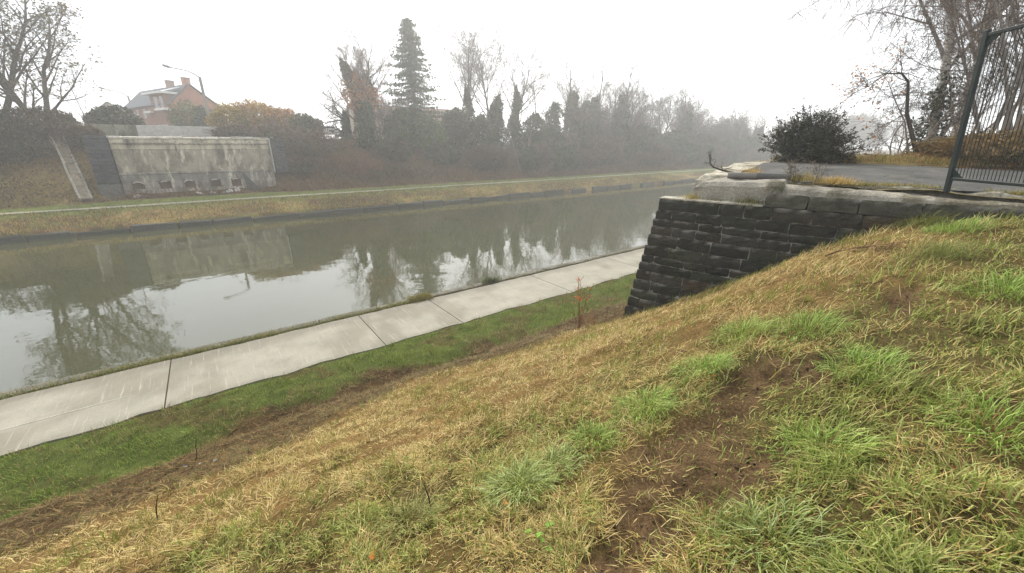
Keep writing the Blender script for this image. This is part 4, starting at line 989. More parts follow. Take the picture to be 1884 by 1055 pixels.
# undergrowth on the far slope
def undergrowth():
    n = 52000
    s = -14 + (NR.rand(n) ** 1.5) * 130; t = NR.uniform(48.7, 58.5, n)
    keep = ~((s > -8.3) & (s < 7.5) & (t > 50.2)) & ~((s < -8.0) & (t < 54.5) & (NR.rand(n) < .75))
    keep &= ~((s > -8.3) & (s < 7.5) & (t > 49.4) & (NR.rand(n) < .5))
    s, t = s[keep], t[keep]; z = far_z(s, t) + NR.rand(len(s)) ** 2 * .75 * sm(t, 48.6, 50)
    P = np.stack([s, t, z], 1); k = fbm(s, t, .35, 4); c = vary_cols(P, (.14, .085, .045), (.075, .06, .028), .5)
    g = sm(k, .52, .62)[:, None] * .8; c = c * (1 - g) + np.array([.055, .07, .025])[None] * g
    mb = MB(); mb.leaves(P, .13 * NR.uniform(.5, 1.5, len(P)), c, 1.8)
    m_ = len(P) // 3; Q = P[:m_]; d = NR.normal(0, .5, (m_, 3)) + [0, 0, .5]
    mb.segs(np.concatenate([Q, Q + d * .8, np.full((m_, 1), .014), np.full((m_, 1), .006)], 1), 2, np.array([.15, .10, .06])[None] * NR.uniform(.6, 1.4, (m_, 1)))
    tag(mb.build('undergrowth', M['leaf']), 'brown brambles and dead leaves carpeting the far slope', 'undergrowth', kind='stuff')
undergrowth()

# ------------------------------------------------------------------ near bank, beyond the road
def near_thing(name, label, cat, px, d, z=None, group=None):
    p = at_d(px, 280, d); z = ground_near(p[0], p[1]) if z is None else z
    return thing(name, label, cat, (p[0], p[1], z), group), p, z
o, p, z0 = near_thing('evergreen_bush', 'dark rounded evergreen bush growing behind the end of the broken bridge deck', 'bush', 1480, 15.0, -.75)
mb = MB(); P = []; Sg = []; Dl = []; rs = np.random.RandomState(19)
Q = blob(640, 1.28, 1.05, .82, 29, .62, .5, .80)
for q in Q:                                   # drooping sprays of small dark leaves
    b = q * [.25, .25, .3]; d = q - b; L_ = np.linalg.norm(d); pts_ = [b + d * f + np.array([0, 0, .18 * math.sin(f * 2.6)]) for f in (0, .35, .7, 1.0)]
    tipd = d / L_ * rs.choice([.08, .15, .25, .45]) + np.array([rs.normal(0, .07), rs.normal(0, .07), -.06]); pts_.append(pts_[-1] + tipd)
    for i in range(4): Sg.append((*pts_[i], *pts_[i + 1], .012 - .002 * i, .010 - .002 * i))
    for f in rs.uniform(.4, 1.0, 30):
        g = f * 4; i = min(int(g), 3); c_ = pts_[i] * (1 - (g - i)) + pts_[i + 1] * (g - i); P.append(c_ + rs.normal(0, .035, 3)); Dl.append(d / L_ * .5 + [0, 0, -.15] + rs.normal(0, .5, 3))
P = np.array(P); mb.segs(np.array(Sg), 3, (.05, .04, .03)); mb.build('branches', M['bark'], o, local=True)
mb = MB(); mb.leaves(P, .042 * NR.uniform(.7, 1.3, len(P)), vary_cols(P, (.016, .022, .012), (.040, .044, .022), 2.5), 1.6, np.array(Dl)); mb.build('foliage', M['gloss_leaf'], o, local=True)

def weeping(parent, seed, H, r, lean, nlimb, droop, leafc=None, trunkcol=(.68, .66, .62), twig=(.24, .19, .165)):
    rng = random.Random(seed); out = []; tips = []
    grow(rng, Vector((0, 0, -.2)), Vector(lean).normalized(), H, r, 0, [lvl(nlimb, .46, 46, 9, .05, .03, .2), lvl(7, .55, 42, 5, .12, .0), lvl(0, 0, 0, 3, .15, -.05)], out, tips, .012)
    S = np.array(out); mb = MB(); mb.segs(S[S[:, 8] == 0], 9, trunkcol); mb.build('trunk', M['birch'], parent, local=True)
    mb = MB(); mb.segs(S[S[:, 8] == 1], 5, np.array(trunkcol) * .55); mb.segs(S[S[:, 8] == 2], 3, twig)
    W = []; LP = []
    src = S[S[:, 8] >= 1]
    for q in src[NR.randint(0, len(src), droop)]:
        p = Vector(q[3:6]); d = Vector((rng.gauss(0, .5), rng.gauss(0, .5), rng.uniform(-.2, .5))).normalized(); L_ = rng.uniform(.25, .5)
        for i in range(5):
            d = (d + Vector((rng.gauss(0, .08), rng.gauss(0, .08), -.42))).normalized(); p1 = p + d * L_; W.append((*p, *p1, .010 - .001 * i, .009 - .001 * i))
            if i > 1: LP.append(tuple(p1))
            p = p1
    mb.segs(np.array(W), 2, np.asarray(twig)[None] * NR.uniform(.7, 1.2, (len(W), 1)))
    if leafc:
        LP = np.array(LP); P = LP[NR.randint(0, len(LP), leafc[0])] + NR.normal(0, .1, (leafc[0], 3)); mb.leaves(P, .05 * NR.uniform(.7, 1.3, len(P)), vary_cols(P, leafc[1], leafc[2], 1.0))
    mb.build('crown', M['leaf'], parent, local=True)
o, p, z0 = near_thing('birch_tree', 'white-trunked weeping birch with fine drooping twigs left of the fence post', 'tree', 1708, 21)
weeping(o, 201, 12.5, .15, (-.03, .08, 1), 22, 5600)
ivy(o, [(-.1, .1, 0), (-.1, .1, 1.0), (-.05, .1, 2.2)], [.65, .5, .18], 900, .07)
o, p, z0 = near_thing('birch_tree', 'second white-trunked birch farther back, its crown hanging over the first', 'tree', 1748, 27)
weeping(o, 202, 15.5, .14, (-.02, .14, 1), 20, 4200)
o, p, z0 = near_thing('arching_sapling', 'bare sapling arching left with orange leaves at its tip', 'sapling', 1692, 18.5)
mb = MB(); nrm2 = np.array([-.62, .78, 0])         # roughly leftwards as seen from the slope
path = [np.array([0, 0, -.1]) + nrm2 * x_ + np.array([0, 0, z_]) for x_, z_ in ((0, 0), (.3, .6), (.65, 1.3), (.78, 1.85), (.86, 2.2), (1.1, 2.45), (1.5, 2.45), (1.9, 2.1))]
mb.tube(path, [.07, .06, .05, .042, .036, .028, .02, .01], 7, (.06, .05, .042)); mb.build('trunk', M['bark'], o, local=True)
Sg = []; rr = random.Random(8); tp_ = []
for i in range(2, 8):
    for k in range(5 if i > 4 else 3): grow(rr, Vector(path[i]), Vector((nrm2[0] * .6 + rr.gauss(0, .6), nrm2[1] * .6 + rr.gauss(0, .6), rr.gauss(.1, .5))).normalized(), rr.uniform(.5, 1.1), .014, 0, [lvl(5, .5, 40, 4, .15, -.04), lvl(3, .5, 40, 2), lvl(0, 0, 0, 1)], Sg, tp_, .004)
mb = MB(); mb.segs(np.array(Sg), 3, (.08, .06, .05)); tp_ = np.array(tp_); tp_ = tp_[np.argsort(tp_ @ nrm2)][len(tp_) // 3:]
P = tp_[NR.randint(0, len(tp_), 240)] + NR.normal(0, .10, (240, 3)); mb.leaves(P, .042 * NR.uniform(.7, 1.4, len(P)), vary_cols(P, (.50, .20, .06), (.40, .22, .10), 2.0)); mb.build('twigs', M['leaf'], o, local=True)
for n, (px, d, h_, st, lb, lv, tc) in enumerate([
    (1655, 21, 2.8, 4, 'low spreading bare shrub at the left end of the right-hand trees', SCRAG, (.10, .08, .065)),
    (1694, 20, 3.6, 4, 'dark tangled bare shrub in front of the ivied birch foot', SCRAG, (.085, .068, .055)),
    (1772, 25, 5.0, 4, 'bare brown shrub directly behind the middle of the fence post', BARE, (.16, .12, .10)),
    (1835, 27, 12, 3, 'tall reddish-twigged bare tree behind the fence post', BARE, (.25, .175, .145)),
    (1880, 23, 12, 3, 'tall grey-brown bare tree behind the fence mesh', BARE, (.22, .175, .15)),
    (1862, 30, 15, 2, 'tallest bare tree far behind the fence mesh', BARE, (.23, .19, .16)),
    (1925, 24, 13, 2, 'bare tree at the right edge behind the fence', BARE, (.22, .17, .145)),
    (1960, 20, 12, 2, 'bare tree just outside the right edge above the leafy bank', BARE, (.13, .10, .08)),
    (1880, 19, 6.5, 5, 'dense bare shrub low behind the fence at the right edge', BARE, (.19, .145, .12)),
    (1815, 20, 6.0, 5, 'dense bare shrub low behind the left half of the fence mesh', BARE, (.20, .15, .12))]):
    o, p, z0 = near_thing('bare_shrub' if h_ < 7 else 'bare_tree', lb, 'shrub' if h_ < 7 else 'tree', px, d)
    S, T = bare_tree(o, 221 + n, h_, .02 + .004 * h_, lv, stems=st, spread=.10 if h_ > 7 else .45, twig=tc, bark=(.25, .215, .185), rmin=.004, tw=1.0)
    if n in (6,): ivy(o, [(0, 0, 0), (0, 0, h_ * .18), (0, 0, h_ * .4)], [.8, .55, .2], 1500, .09, (.025, .035, .018), (.06, .06, .03))
for n, (px, d, rx, rz, lb) in enumerate([(1840, 17.0, 2.0, .30, 'russet bracken mound behind the left half of the fence'), (1900, 16, 2.0, .38, 'russet bracken mound at the right edge behind the fence'), (1765, 18, 1.4, .22, 'low brown bracken mound just left of the fence post')]):
    o, p, z0 = near_thing('bracken_mound', lb, 'bracken', px, d)
    shrub(o, 3200, rx, rx * .7, rz, 251 + n, .075, (.19, .115, .045), (.12, .095, .04), tw=160, twc=(.2, .14, .07), aspect=1.6)
#@@PART3
# ------------------------------------------------------------------ grass, as real blades
def blades(P, az, L, W, tilt, curl, col, zf=None):
    n = len(P); h = np.stack([np.cos(az), np.sin(az), 0 * az], 1); w = np.stack([-np.sin(az), np.cos(az), 0 * az], 1) * W[:, None]
    up = np.array([0, 0, 1.])[None]
    m = P + (h * np.sin(tilt)[:, None] + up * np.cos(tilt)[:, None]) * (L * .5)[:, None]
    t2 = tilt + curl; e = m + (h * np.sin(t2)[:, None] + up * np.cos(t2)[:, None]) * (L * .5)[:, None]
    if zf is not None:
        b0 = zf(P[:, 0], P[:, 1])
        for q, lift in ((m, .010), (e, .008)):
            dzz = zf(q[:, 0], q[:, 1]) - b0; q[:, 2] += dzz; q[:, 2] = np.maximum(q[:, 2], P[:, 2] + dzz + lift + NR.rand(n) * .012)
    V = np.stack([P - w * .5, P + w * .5, m + w * .42, m - w * .42, e], 1).reshape(-1, 3)
    i = np.arange(n)[:, None] * 5
    return V, [i + np.array([[0, 1, 2, 3]]), i + np.array([[3, 2, 4]])], np.repeat(col, 5, 0)
def pick(n, *cs):
    cs = np.array(cs); k = NR.randint(0, len(cs), n); return cs[k] * NR.uniform(.75, 1.25, (n, 1))
def smooth_near(s, t): return near_base(s, t)
def near_grass(n=520000):
    u = NR.rand(n); r0, r1, e = .8, 24.0, .42
    r = (r0 ** e + u * (r1 ** e - r0 ** e)) ** (1 / e); th = np.radians(NR.uniform(-38, 148, n))
    s, t = r * np.cos(th), r * np.sin(th)
    a, b = ab(s, t); z = near_z(s, t)
    ok = (t < 10.47 + (fbm(s, t, 2.5, 3) - .5) * .22) & ~((b > -(ABUT_TOP - z) * BAT - .03) & (a > -1.2) & (s < 13.6)) & ~((s > 7.0) & (t > 9.9) & (NR.rand(n) < .0))
    ok &= ~((b > .2) & (a > -.1) & (b < 6.9))
    g, br, st, m, d, far = zones(s, t)
    ok &= NR.rand(n) > d * .86
    ok &= NR.rand(n) > far * .5
    s, t, z, g, br, st, m, d, r, far = [v[ok] for v in (s, t, z, g, br, st, m, d, r, far)]; n = len(s)
    gap = fbm(s + 3, t + 8, 5.5, 3); ok = NR.rand(n) < .22 + .78 * sm(gap, .36, .52)
    s, t, z, g, br, st, m, d, r, far = [v[ok] for v in (s, t, z, g, br, st, m, d, r, far)]; n = len(s)
    P = np.stack([s, t, z - .004], 1); az = fbm(s, t, 3.5, 2) * 14 + NR.normal(0, 1.1, n); sc = 1 + .045 * r
    q = NR.rand(n); zone = np.where(q < g, 0, np.where(q < g + br, 1, np.where(q < g + br + st, 2, 3)))
    L = np.zeros(n); tilt = np.zeros(n); curl = np.zeros(n); col = np.zeros((n, 3)); W = np.zeros(n)
    patch = fbm(s, t, 1.7, 4); right = sm(-t + s * .12, -.9, .6)
    for zc in range(4):
        k = np.where(zone == zc)[0]; nk = len(k)
        if zc == 0:
            L[k] = NR.uniform(.035, .085, nk); tilt[k] = np.abs(NR.normal(0, .5, nk)); curl[k] = NR.uniform(.1, .8, nk); W[k] = .0042
            c = pick(nk, (.17, .235, .042), (.13, .19, .032), (.235, .275, .06)); dry = NR.rand(nk) < .10 + .7 * sm(fbm(s[k], t[k], 1.3, 4), .50, .64); c[dry] = pick(dry.sum(), (.30, .24, .10), (.19, .17, .06)); col[k] = c
        elif zc == 1:
            L[k] = NR.uniform(.05, .16, nk); tilt[k] = NR.uniform(.8, 1.55, nk); curl[k] = NR.uniform(-.2, .4, nk); W[k] = .0040
            c = pick(nk, (.16, .10, .042), (.09, .06, .028), (.25, .17, .068)); gr = NR.rand(nk) < .10; c[gr] = pick(gr.sum(), (.11, .14, .04)); col[k] = c
        elif zc == 2:
            L[k] = NR.uniform(.035, .12, nk); tilt[k] = NR.uniform(.55, 1.5, nk); curl[k] = NR.uniform(-.1, .6, nk); W[k] = .0032
            c = pick(nk, (.51, .385, .155), (.41, .30, .11), (.64, .51, .25), (.26, .175, .065)); gr = NR.rand(nk) < .12 + .40 * sm(patch[k], .46, .66); c[gr] = pick(gr.sum(), (.24, .27, .05), (.17, .20, .04)); col[k] = c
            up_ = gr.nonzero()[0]; tilt[k[up_]] = np.abs(NR.normal(.1, .45, len(up_)))
        else:
            gr = NR.rand(nk) < (.26 + .32 * sm(patch[k], .42, .62) + .24 * right[k]); L[k] = np.where(gr, NR.uniform(.04, .12, nk), NR.uniform(.04, .12, nk))
            tilt[k] = np.where(gr, np.abs(NR.normal(.35, .45, nk)), NR.uniform(.7, 1.55, nk)); curl[k] = np.where(gr, NR.uniform(.3, 1.3, nk), NR.uniform(-.2, .5, nk)); W[k] = np.where(gr, .0043, .0031)
            c = pick(nk, (.49, .36, .13), (.38, .27, .092), (.62, .49, .22), (.22, .145, .052)); c[gr] = pick(gr.sum(), (.28, .305, .08), (.20, .245, .052), (.41, .42, .15), (.14, .175, .036)); col[k] = c
    f_ = far > .5; col[f_] = pick(f_.sum(), (.30, .20, .07), (.20, .17, .06), (.26, .13, .05)); L[f_] *= 1.6
    hvar = .55 + 1.0 * sm(fbm(s + 5, t, 3.0, 3), .3, .7)
    mb = MB(); mb.add(*blades(P, az, L * hvar * sc, W * (1 + .16 * r), tilt, curl, col, smooth_near))
    return mb
gm = near_grass()
tag(gm.build('grass', M['blade']), 'mown straw and green grass covering the near slope', 'grass', kind='stuff')
# verge beside the water, far bank grass, and tufts on the deck edge
def strip(n, sf, tf, zf, Lr, Wd, cols, tl=.45, r_scale=0):
    s = sf(n); t = tf(n, s); z = zf(s, t); P = np.stack([s, t, z - .01], 1)
    k = fbm(s, t, .7, 4); ok = NR.rand(n) < .35 + .65 * sm(k, .35, .55); P = P[ok]; n = len(P)
    d = np.hypot(P[:, 0], P[:, 1])
    return blades(P, NR.uniform(0, 6.28, n), NR.uniform(*Lr, n), Wd * (1 + r_scale * d), np.abs(NR.normal(0, tl, n)), NR.uniform(.1, 1.0, n), pick(n, *cols))
mb = MB()
mb.add(*strip(26000, lambda n: NR.uniform(-13, 5.7, n), lambda n, s: 13.16 + np.abs(NR.normal(0, .16, n)) + .08 * NR.rand(n), lambda s, t: np.full(len(s), -5.50) + 0 * s, (.06, .16), .007, ((.14, .17, .04), (.22, .21, .06), (.32, .25, .10), (.10, .13, .03))))
mb.add(*strip(9000, lambda n: NR.uniform(5.7, 40, n), lambda n, s: 13.25 + np.abs(NR.normal(0, .2, n)), lambda s, t: np.full(len(s), -5.50), (.05, .13), .010, ((.20, .16, .06), (.13, .14, .04), (.11, .085, .04))))
mb.add(*strip(5000, lambda n: NR.uniform(5.2, 6.0, n), lambda n, s: 13.35 + NR.normal(0, .12, n), lambda s, t: np.full(len(s), -5.50), (.10, .24), .009, ((.26, .19, .06), (.18, .19, .05))))
tag(mb.build('verge_grass', M['blade']), 'narrow strip of rough grass between the towpath and the water', 'grass', kind='stuff')
mb = MB()
mb.add(*strip(42000, lambda n: -40 + 110 * NR.rand(n) ** 1.1, lambda n, s: 41.35 + 4.3 * NR.rand(n) ** 1.3, far_z, (.12, .38), .035, ((.40, .29, .10), (.30, .20, .065), (.18, .20, .05), (.13, .08, .035)), .6))
mb.add(*strip(16000, lambda n: -40 + 110 * NR.rand(n) ** 1.1, lambda n, s: np.where(NR.rand(n) < .5, NR.uniform(45.0, 45.8, n), NR.uniform(46.95, 48.8, n)), far_z, (.08, .2), .035, ((.17, .21, .05), (.25, .25, .075), (.12, .155, .035), (.30, .24, .09)), .5))
mb.add(*strip(9000, lambda n: NR.uniform(-26, -8, n), lambda n, s: NR.uniform(48.6, 55, n), far_z, (.15, .4), .035, ((.28, .19, .07), (.20, .15, .06), (.14, .14, .05)), .7))
tag(mb.build('far_bank_grass', M['blade']), 'straw coloured grass on the far canal bank', 'grass', kind='stuff')
def deck_tuft(a, b, z, n, L, spread, cols, label, tl=.6):
    p = abp(a, b, z); o = None
    P = p + np.stack([NR.normal(0, spread, n), NR.normal(0, spread, n), np.full(n, -.01)], 1)
    mb = MB(); mb.add(*blades(P, NR.uniform(0, 6.28, n), NR.uniform(.4, 1.1, n) * L, np.full(n, .006), np.abs(NR.normal(0, tl, n)), NR.uniform(.2, 1.2, n), pick(n, *cols)))
    tag(mb.build('grass_tuft', M['blade']), label, 'grass tuft', 'grass tufts on the broken deck')
YEL = ((.42, .31, .11), (.34, .26, .08), (.24, .22, .06)); OCH = ((.48, .33, .10), (.40, .27, .08), (.52, .38, .15)); GRN = ((.16, .17, .05), (.26, .22, .08), (.10, .11, .04))
deck_tuft(.55, .2, -1.0, 260, .2, .09, YEL, 'yellow grass tuft at the left foot of the concrete bearing block')
deck_tuft(1.0, .2, -1.0, 160, .12, .10, GRN, 'low green tuft in front of the middle of the bearing block')
deck_tuft(1.6, .22, -1.0, 420, .2, .13, GRN, 'dense mossy grass tuft where the raised stone course begins')
deck_tuft(1.25, 1.75, -.57, 260, .26, .10, OCH, 'straw tuft on the deck behind the pipe')
deck_tuft(2.72, 1.0, -.60, 700, .18, .13, OCH, 'bright ochre mounded tuft right of the dead weeds', .9)
deck_tuft(2.25, .95, -.58, 300, .22, .12, YEL, 'yellow tuft at the foot of the dead weeds')
mb = MB()
n = 9000; a_ = NR.uniform(2.4, 9, n); b_ = .98 + np.abs(NR.normal(0, .17, n)); kk = fbm(a_, b_, 1.6, 3); a_, b_ = a_[kk > .44], b_[kk > .44]; n = len(a_)
P = np.stack([CA[0] + a_ * DA[0] + b_ * DB[0], CA[1] + a_ * DA[1] + b_ * DB[1], road_z(a_, b_) - .03], 1)
mb.add(*blades(P, NR.uniform(0, 6.28, n), NR.uniform(.03, .13, n), np.full(n, .007), np.abs(NR.normal(.2, .6, n)), NR.uniform(.1, 1, n), pick(n, (.33, .25, .09), (.22, .21, .06), (.14, .16, .045), (.40, .30, .12))))
n = 16000; a_ = NR.uniform(.8, 12, n); b_ = NR.uniform(6.6, 10, n); kk = fbm(a_, b_, 1.2, 3); a_, b_ = a_[kk > .38], b_[kk > .38]; n = len(a_)
P = np.stack([CA[0] + a_ * DA[0] + b_ * DB[0], CA[1] + a_ * DA[1] + b_ * DB[1], road_z(a_, b_) + .06], 1)
mb.add(*blades(P, NR.uniform(0, 6.28, n), NR.uniform(.08, .3, n), np.full(n, .012), np.abs(NR.normal(.2, .6, n)), NR.uniform(.1, 1, n), pick(n, (.36, .27, .10), (.24, .22, .07), (.16, .17, .05), (.30, .16, .06))))
tag(mb.build('roadside_grass', M['blade']), 'rough yellow grass along both edges of the old road', 'grass', kind='stuff')
# broad green tufts on the slope, each a thing
def slope_tuft(s, t, n, L, rad, cols, label, wd=.0048):
    th = NR.uniform(0, 6.28, n); q = NR.rand(n) ** .6 * rad; x_, y_ = s + q * np.cos(th), t + q * np.sin(th)
    P = np.stack([x_, y_, near_z(x_, y_) - .006], 1)
    az = th + NR.normal(0, .7, n); f = q / rad
    mb = MB(); mb.add(*blades(P, az, NR.uniform(.55, 1.1, n) * L, np.full(n, wd) * NR.uniform(.7, 1.2, n), np.abs(NR.normal(.15, .22, n)) + f * .55, NR.uniform(.5, 1.3, n), pick(n, *cols), smooth_near))
    tag(mb.build('grass_tuft', M['blade']), label, 'grass tuft', 'green grass tufts on the near slope')
FR = ((.27, .38, .08), (.20, .30, .05), (.37, .47, .14), (.13, .20, .032)); PALE = ((.36, .42, .18), (.27, .33, .10), (.19, .24, .06))
for (s_, t_, n_, L_, r_, cl, lb) in [
    (2.60, 1.60, 420, .24, .20, FR, 'fresh green grass tuft just above the bare soil patch'), (3.24, 1.48, 420, .22, .19, FR, 'thick green tuft up the slope from the bare soil, beside a second soil patch'),
    (1.30, 1.66, 420, .24, .19, PALE, 'pale arching grass tuft left of the bare soil patch'), (1.98, 1.62, 260, .2, .16, FR, 'green tuft at the upper left rim of the bare soil'), (1.62, 1.66, 260, .2, .15, PALE, 'pale tuft between the two green tufts left of the bare soil'),
    (4.05, 1.52, 420, .22, .24, FR, 'wide green tuft in the middle of the slope below the stone wall'), (4.15, 1.02, 420, .22, .26, FR, 'wide green tuft right of the middle of the slope'), (3.55, .5, 380, .2, .22, FR, 'green tuft right of the upper soil patch'),
    (8.15, 1.02, 600, .3, .26, ((.20, .22, .06), (.27, .24, .08), (.14, .17, .045)), 'long shaggy tuft against the right end of the stone courses'), (7.5, .62, 420, .26, .28, FR, 'shaggy green tuft below the concrete ledge at the right'), (5.25, .0, 420, .22, .28, FR, 'green tuft at the right edge halfway up the slope'),
    (2.55, .42, 300, .2, .2, FR, 'green tuft at the lower right rim of the bare soil'), (1.75, .35, 300, .19, .2, PALE, 'pale green tuft below the bare soil near the bottom edge'), (6.1, .55, 380, .24, .25, ((.24, .25, .08), (.17, .20, .055)), 'yellow-green tuft on the crest near the fence foot'),
    (.62, 2.0, 240, .2, .17, ((.2, .22, .07), (.3, .26, .1)), 'sparse yellow-green tuft near the upright dead stem'), (3.1, -.15, 320, .2, .24, FR, 'green tuft near the right edge, level with the red fallen leaves')]:
    slope_tuft(s_, t_, n_, L_, r_, cl, lb)
o = None
n = 300; P = np.stack([6.3 + NR.normal(0, .22, n), 13.42 + NR.normal(0, .06, n), np.full(n, -5.5)], 1); P[:, 0] += 2.55
mb = MB(); mb.add(*blades(P, NR.uniform(0, 6.28, n), NR.uniform(.15, .42, n), np.full(n, .013), np.abs(NR.normal(.1, .35, n)), NR.uniform(.2, .9, n), pick(n, (.07, .10, .03), (.12, .14, .04), (.05, .07, .025))))
tag(mb.build('grass_tuft', M['blade']), 'dark green tuft overhanging the water edge of the towpath', 'grass tuft')

# leaf litter on the bank behind the fence
n = 16000; s = NR.uniform(12.5, 26, n); t = NR.uniform(-5, 4.5, n); z = near_z(s, t) + .02 + NR.rand(n) * .08
mb = MB(); P = np.stack([s, t, z], 1); mb.leaves(P, .055 * NR.uniform(.6, 1.4, n), vary_cols(P, (.30, .13, .045), (.16, .10, .04), .9), 1.3, flat=.7)
tag(mb.build('leaf_litter', M['leaf']), 'russet fallen leaves on the bank beyond the road', 'leaf litter', kind='stuff')

# ------------------------------------------------------------------ mesh fence panel at the right
fo = at_d(1743, 346, 8.57); fence = thing('mesh_fence', 'dark green steel mesh fence panel standing on the concrete ledge at the right', 'fence', fo)
ftop = at_d(1818, 55, 8.57); fd = np.array([-.60, -.66, 0]); fd /= np.linalg.norm(fd); upv = ftop - fo; FH = np.linalg.norm(upv); upv = upv / FH
FC = (.016, .025, .024); FL = 2.6
AXF = np.stack([fd, np.cross(upv, fd), upv])
def fbar(name, a, b, w_, d_=None, col=FC, parent=fence):
    a, b = np.asarray(a, float), np.asarray(b, float); L_ = np.linalg.norm(b - a); u = (b - a) / L_
    v = np.cross(u, np.cross(fd, upv)); v /= np.linalg.norm(v); n_ = np.cross(u, v); mb = MB(); mb.box((a + b) / 2, (L_, w_, d_ or w_), col, np.stack([u, v, n_]), ch=min(.006, w_ * .2)); return mb.build(name, M['steel'], parent)
fbar('post', fo - upv * .06, fo + upv * FH, .062, .05)
fbar('post', fo + fd * FL - upv * .06, fo + fd * FL + upv * FH, .062, .05)
dz = np.array([0, 0, -.02])
fbar('top_rail', fo + upv * (FH - .06) + fd * .03, fo + upv * (FH - .06) + fd * FL + dz, .045)
fbar('bottom_rail', fo + upv * .13 + fd * .03, fo + upv * .13 + fd * FL + dz, .04)
for (z_, sg) in ((.14, 1), (FH - .08, -1)):
    mb = MB(); b0 = fo + upv * z_ + fd * .03; nn = np.cross(fd, upv) * .006
    V = [b0 - nn, b0 + fd * .16 - nn, b0 + upv * .13 * sg - nn, b0 + nn, b0 + fd * .16 + nn, b0 + upv * .13 * sg + nn]
    mb.add(V, [np.array([[0, 1, 2], [3, 5, 4]]), np.array([[0, 3, 4, 1], [1, 4, 5, 2], [2, 5, 3, 0]])], FC); mb.build('gusset_plate', M['steel'], fence)
nw = 54
for k in range(1, nw):
    b0 = fo + fd * (.04 + k * (FL - .06) / nw); mb = MB(); mb.tube([b0 + upv * .13, b0 + upv * (FH - .06)], .0046, 5, FC); mb.build('wire', M['steel'], fence)
for k in range(1, 9):
    b0 = fo + upv * (.13 + k * (FH - .2) / 9); mb = MB(); mb.tube([b0 + fd * .03, b0 + fd * FL], .0022, 5, FC); mb.build('wire', M['steel'], fence)

# ------------------------------------------------------------------ small things
# pipe and twigs on the deck
pa, pb = abp(1.02, .72, -.535), abp(2.25, 1.02, -.545)
pipe = thing('pipe', 'grey rusted pipe lying along the edge of the concrete block', 'pipe', pa)
mb = MB(); u_ = pb - pa; mb.tube([pa, pa + u_ * .40], .062, 12, (.17, .155, .14)); mb.build('pipe_section', M['pole'], pipe, smooth=False)
mb = MB(); mb.tube([pa + u_ * .39, pa + u_ * .7, pb], [.07, .066, .06], 12, (.10, .095, .088)); mb.build('pipe_sleeve', M['pole'], pipe)
rr = random.Random(31); out = []; tp_ = []
b0 = abp(.95, 1.0, -.56); dr = -DA
tw = thing('dead_branch', 'dark crooked dead branch curling up at the end of the pipe', 'branch', b0)
pts_ = [b0 + np.array([DB[0] * x_ - DA[0] * y_, DB[1] * x_ - DA[1] * y_, z_]) for x_, y_, z_ in ((.3, -.35, .02), (.15, -.1, .05), (0, .1, .10), (-.05, .28, .16), (-.06, .36, .25), (-.08, .37, .36), (-.05, .40, .46))]
mb = MB(); mb.tube(pts_, [.022, .022, .02, .016, .013, .009, .004], 6, (.06, .045, .035)); mb.build('stem', M['bark'], tw)
for i in (1, 2, 3, 4, 5): 
    for k in range(2): grow(rr, Vector(pts_[i]), Vector((rr.gauss(0, .6), rr.gauss(0, .6), rr.gauss(.4, .4))).normalized(), rr.uniform(.1, .3), .008, 0, [lvl(3, .5, 45, 4, .25, 0), lvl(0, 0, 0, 2, .2, 0)], out, tp_, .003)
mb = MB(); mb.segs(np.array(out), 4, (.065, .05, .04)); mb.build('twigs', M['bark'], tw)
for (a_, b_, n_, lb) in ((2.05, 1.0, 11, 'dead grey weed stalks standing at the road edge above the raised course'), (2.45, .92, 6, 'shorter dead weed stalks just left of the ochre tuft')):
    b0 = abp(a_, b_, -.6); w_ = thing('dead_weed', lb, 'weed', b0); out = []; tp_ = []
    for k in range(n_): grow(rr, Vector(b0) + Vector((rr.gauss(0, .05), rr.gauss(0, .05), 0)), Vector((rr.gauss(-.1, .3), rr.gauss(.1, .3), 1)).normalized(), rr.uniform(.28, .48), .006, 0, [lvl(5, .3, 50, 5, .1, -.03, .3), lvl(3, .4, 50, 2, .2, 0), lvl(0, 0, 0, 1)], out, tp_, .0022)
    mb = MB(); mb.segs(np.array(out), 3, (.14, .115, .095)); mb.build('stalks', M['bark'], w_)
    tp_ = np.array(tp_); mb = MB(); mb.leaves(tp_, .012 * NR.uniform(.6, 1.6, len(tp_)), pick(len(tp_), (.12, .09, .07), (.20, .16, .11))); mb.build('seed_heads', M['leaf'], w_)
# sapling with orange leaves beside the wall corner
p = np.array([6.6, 6.1, 0]); p[2] = ground_near(p[0], p[1])
sp_ = thing('young_sapling', 'slender sapling with orange and red leaves beside the wall corner', 'sapling', p)
out = []; tp_ = []; rr = random.Random(12); P = []
for k, (dx, L_) in enumerate(((.12, 1.35), (-.02, 1.3), (.22, 1.25), (-.12, .8), (.1, .7), (.02, .9), (.3, .7))):
    grow(rr, Vector(p), Vector((dx * .8, -dx * .6, 1)).normalized(), L_, .011, 0, [lvl(5, .22, 35, 6, .06, .02, .25), lvl(0, 0, 0, 2)], out, tp_, .004)
S = np.array(out); mb = MB(); mb.segs(S, 4, (.20, .10, .06)); mb.build('stems', M['bark'], sp_)
hi = S[(S[:, 5] > p[2] + .75)]; k = NR.randint(0, len(hi), 60); P = hi[k][:, 3:6] + NR.normal(0, .02, (60, 3))
mb = MB(); mb.leaves(P, .035 * NR.uniform(.7, 1.3, 60), pick(60, (.62, .16, .04), (.65, .33, .04), (.5, .08, .04)), 1.4); mb.build('leaves', M['leaf'], sp_)
# russet weeds at its foot
q = p + [.25, -.35, 0]; q[2] = ground_near(q[0], q[1]); o = thing('russet_weed', 'low russet weeds at the foot of the wall corner', 'weed', q); twiggy(o, 40, .35, .3, .35, 5, (.22, .10, .05), .004, 200, ((.30, .12, .05), (.2, .12, .05)), .02)
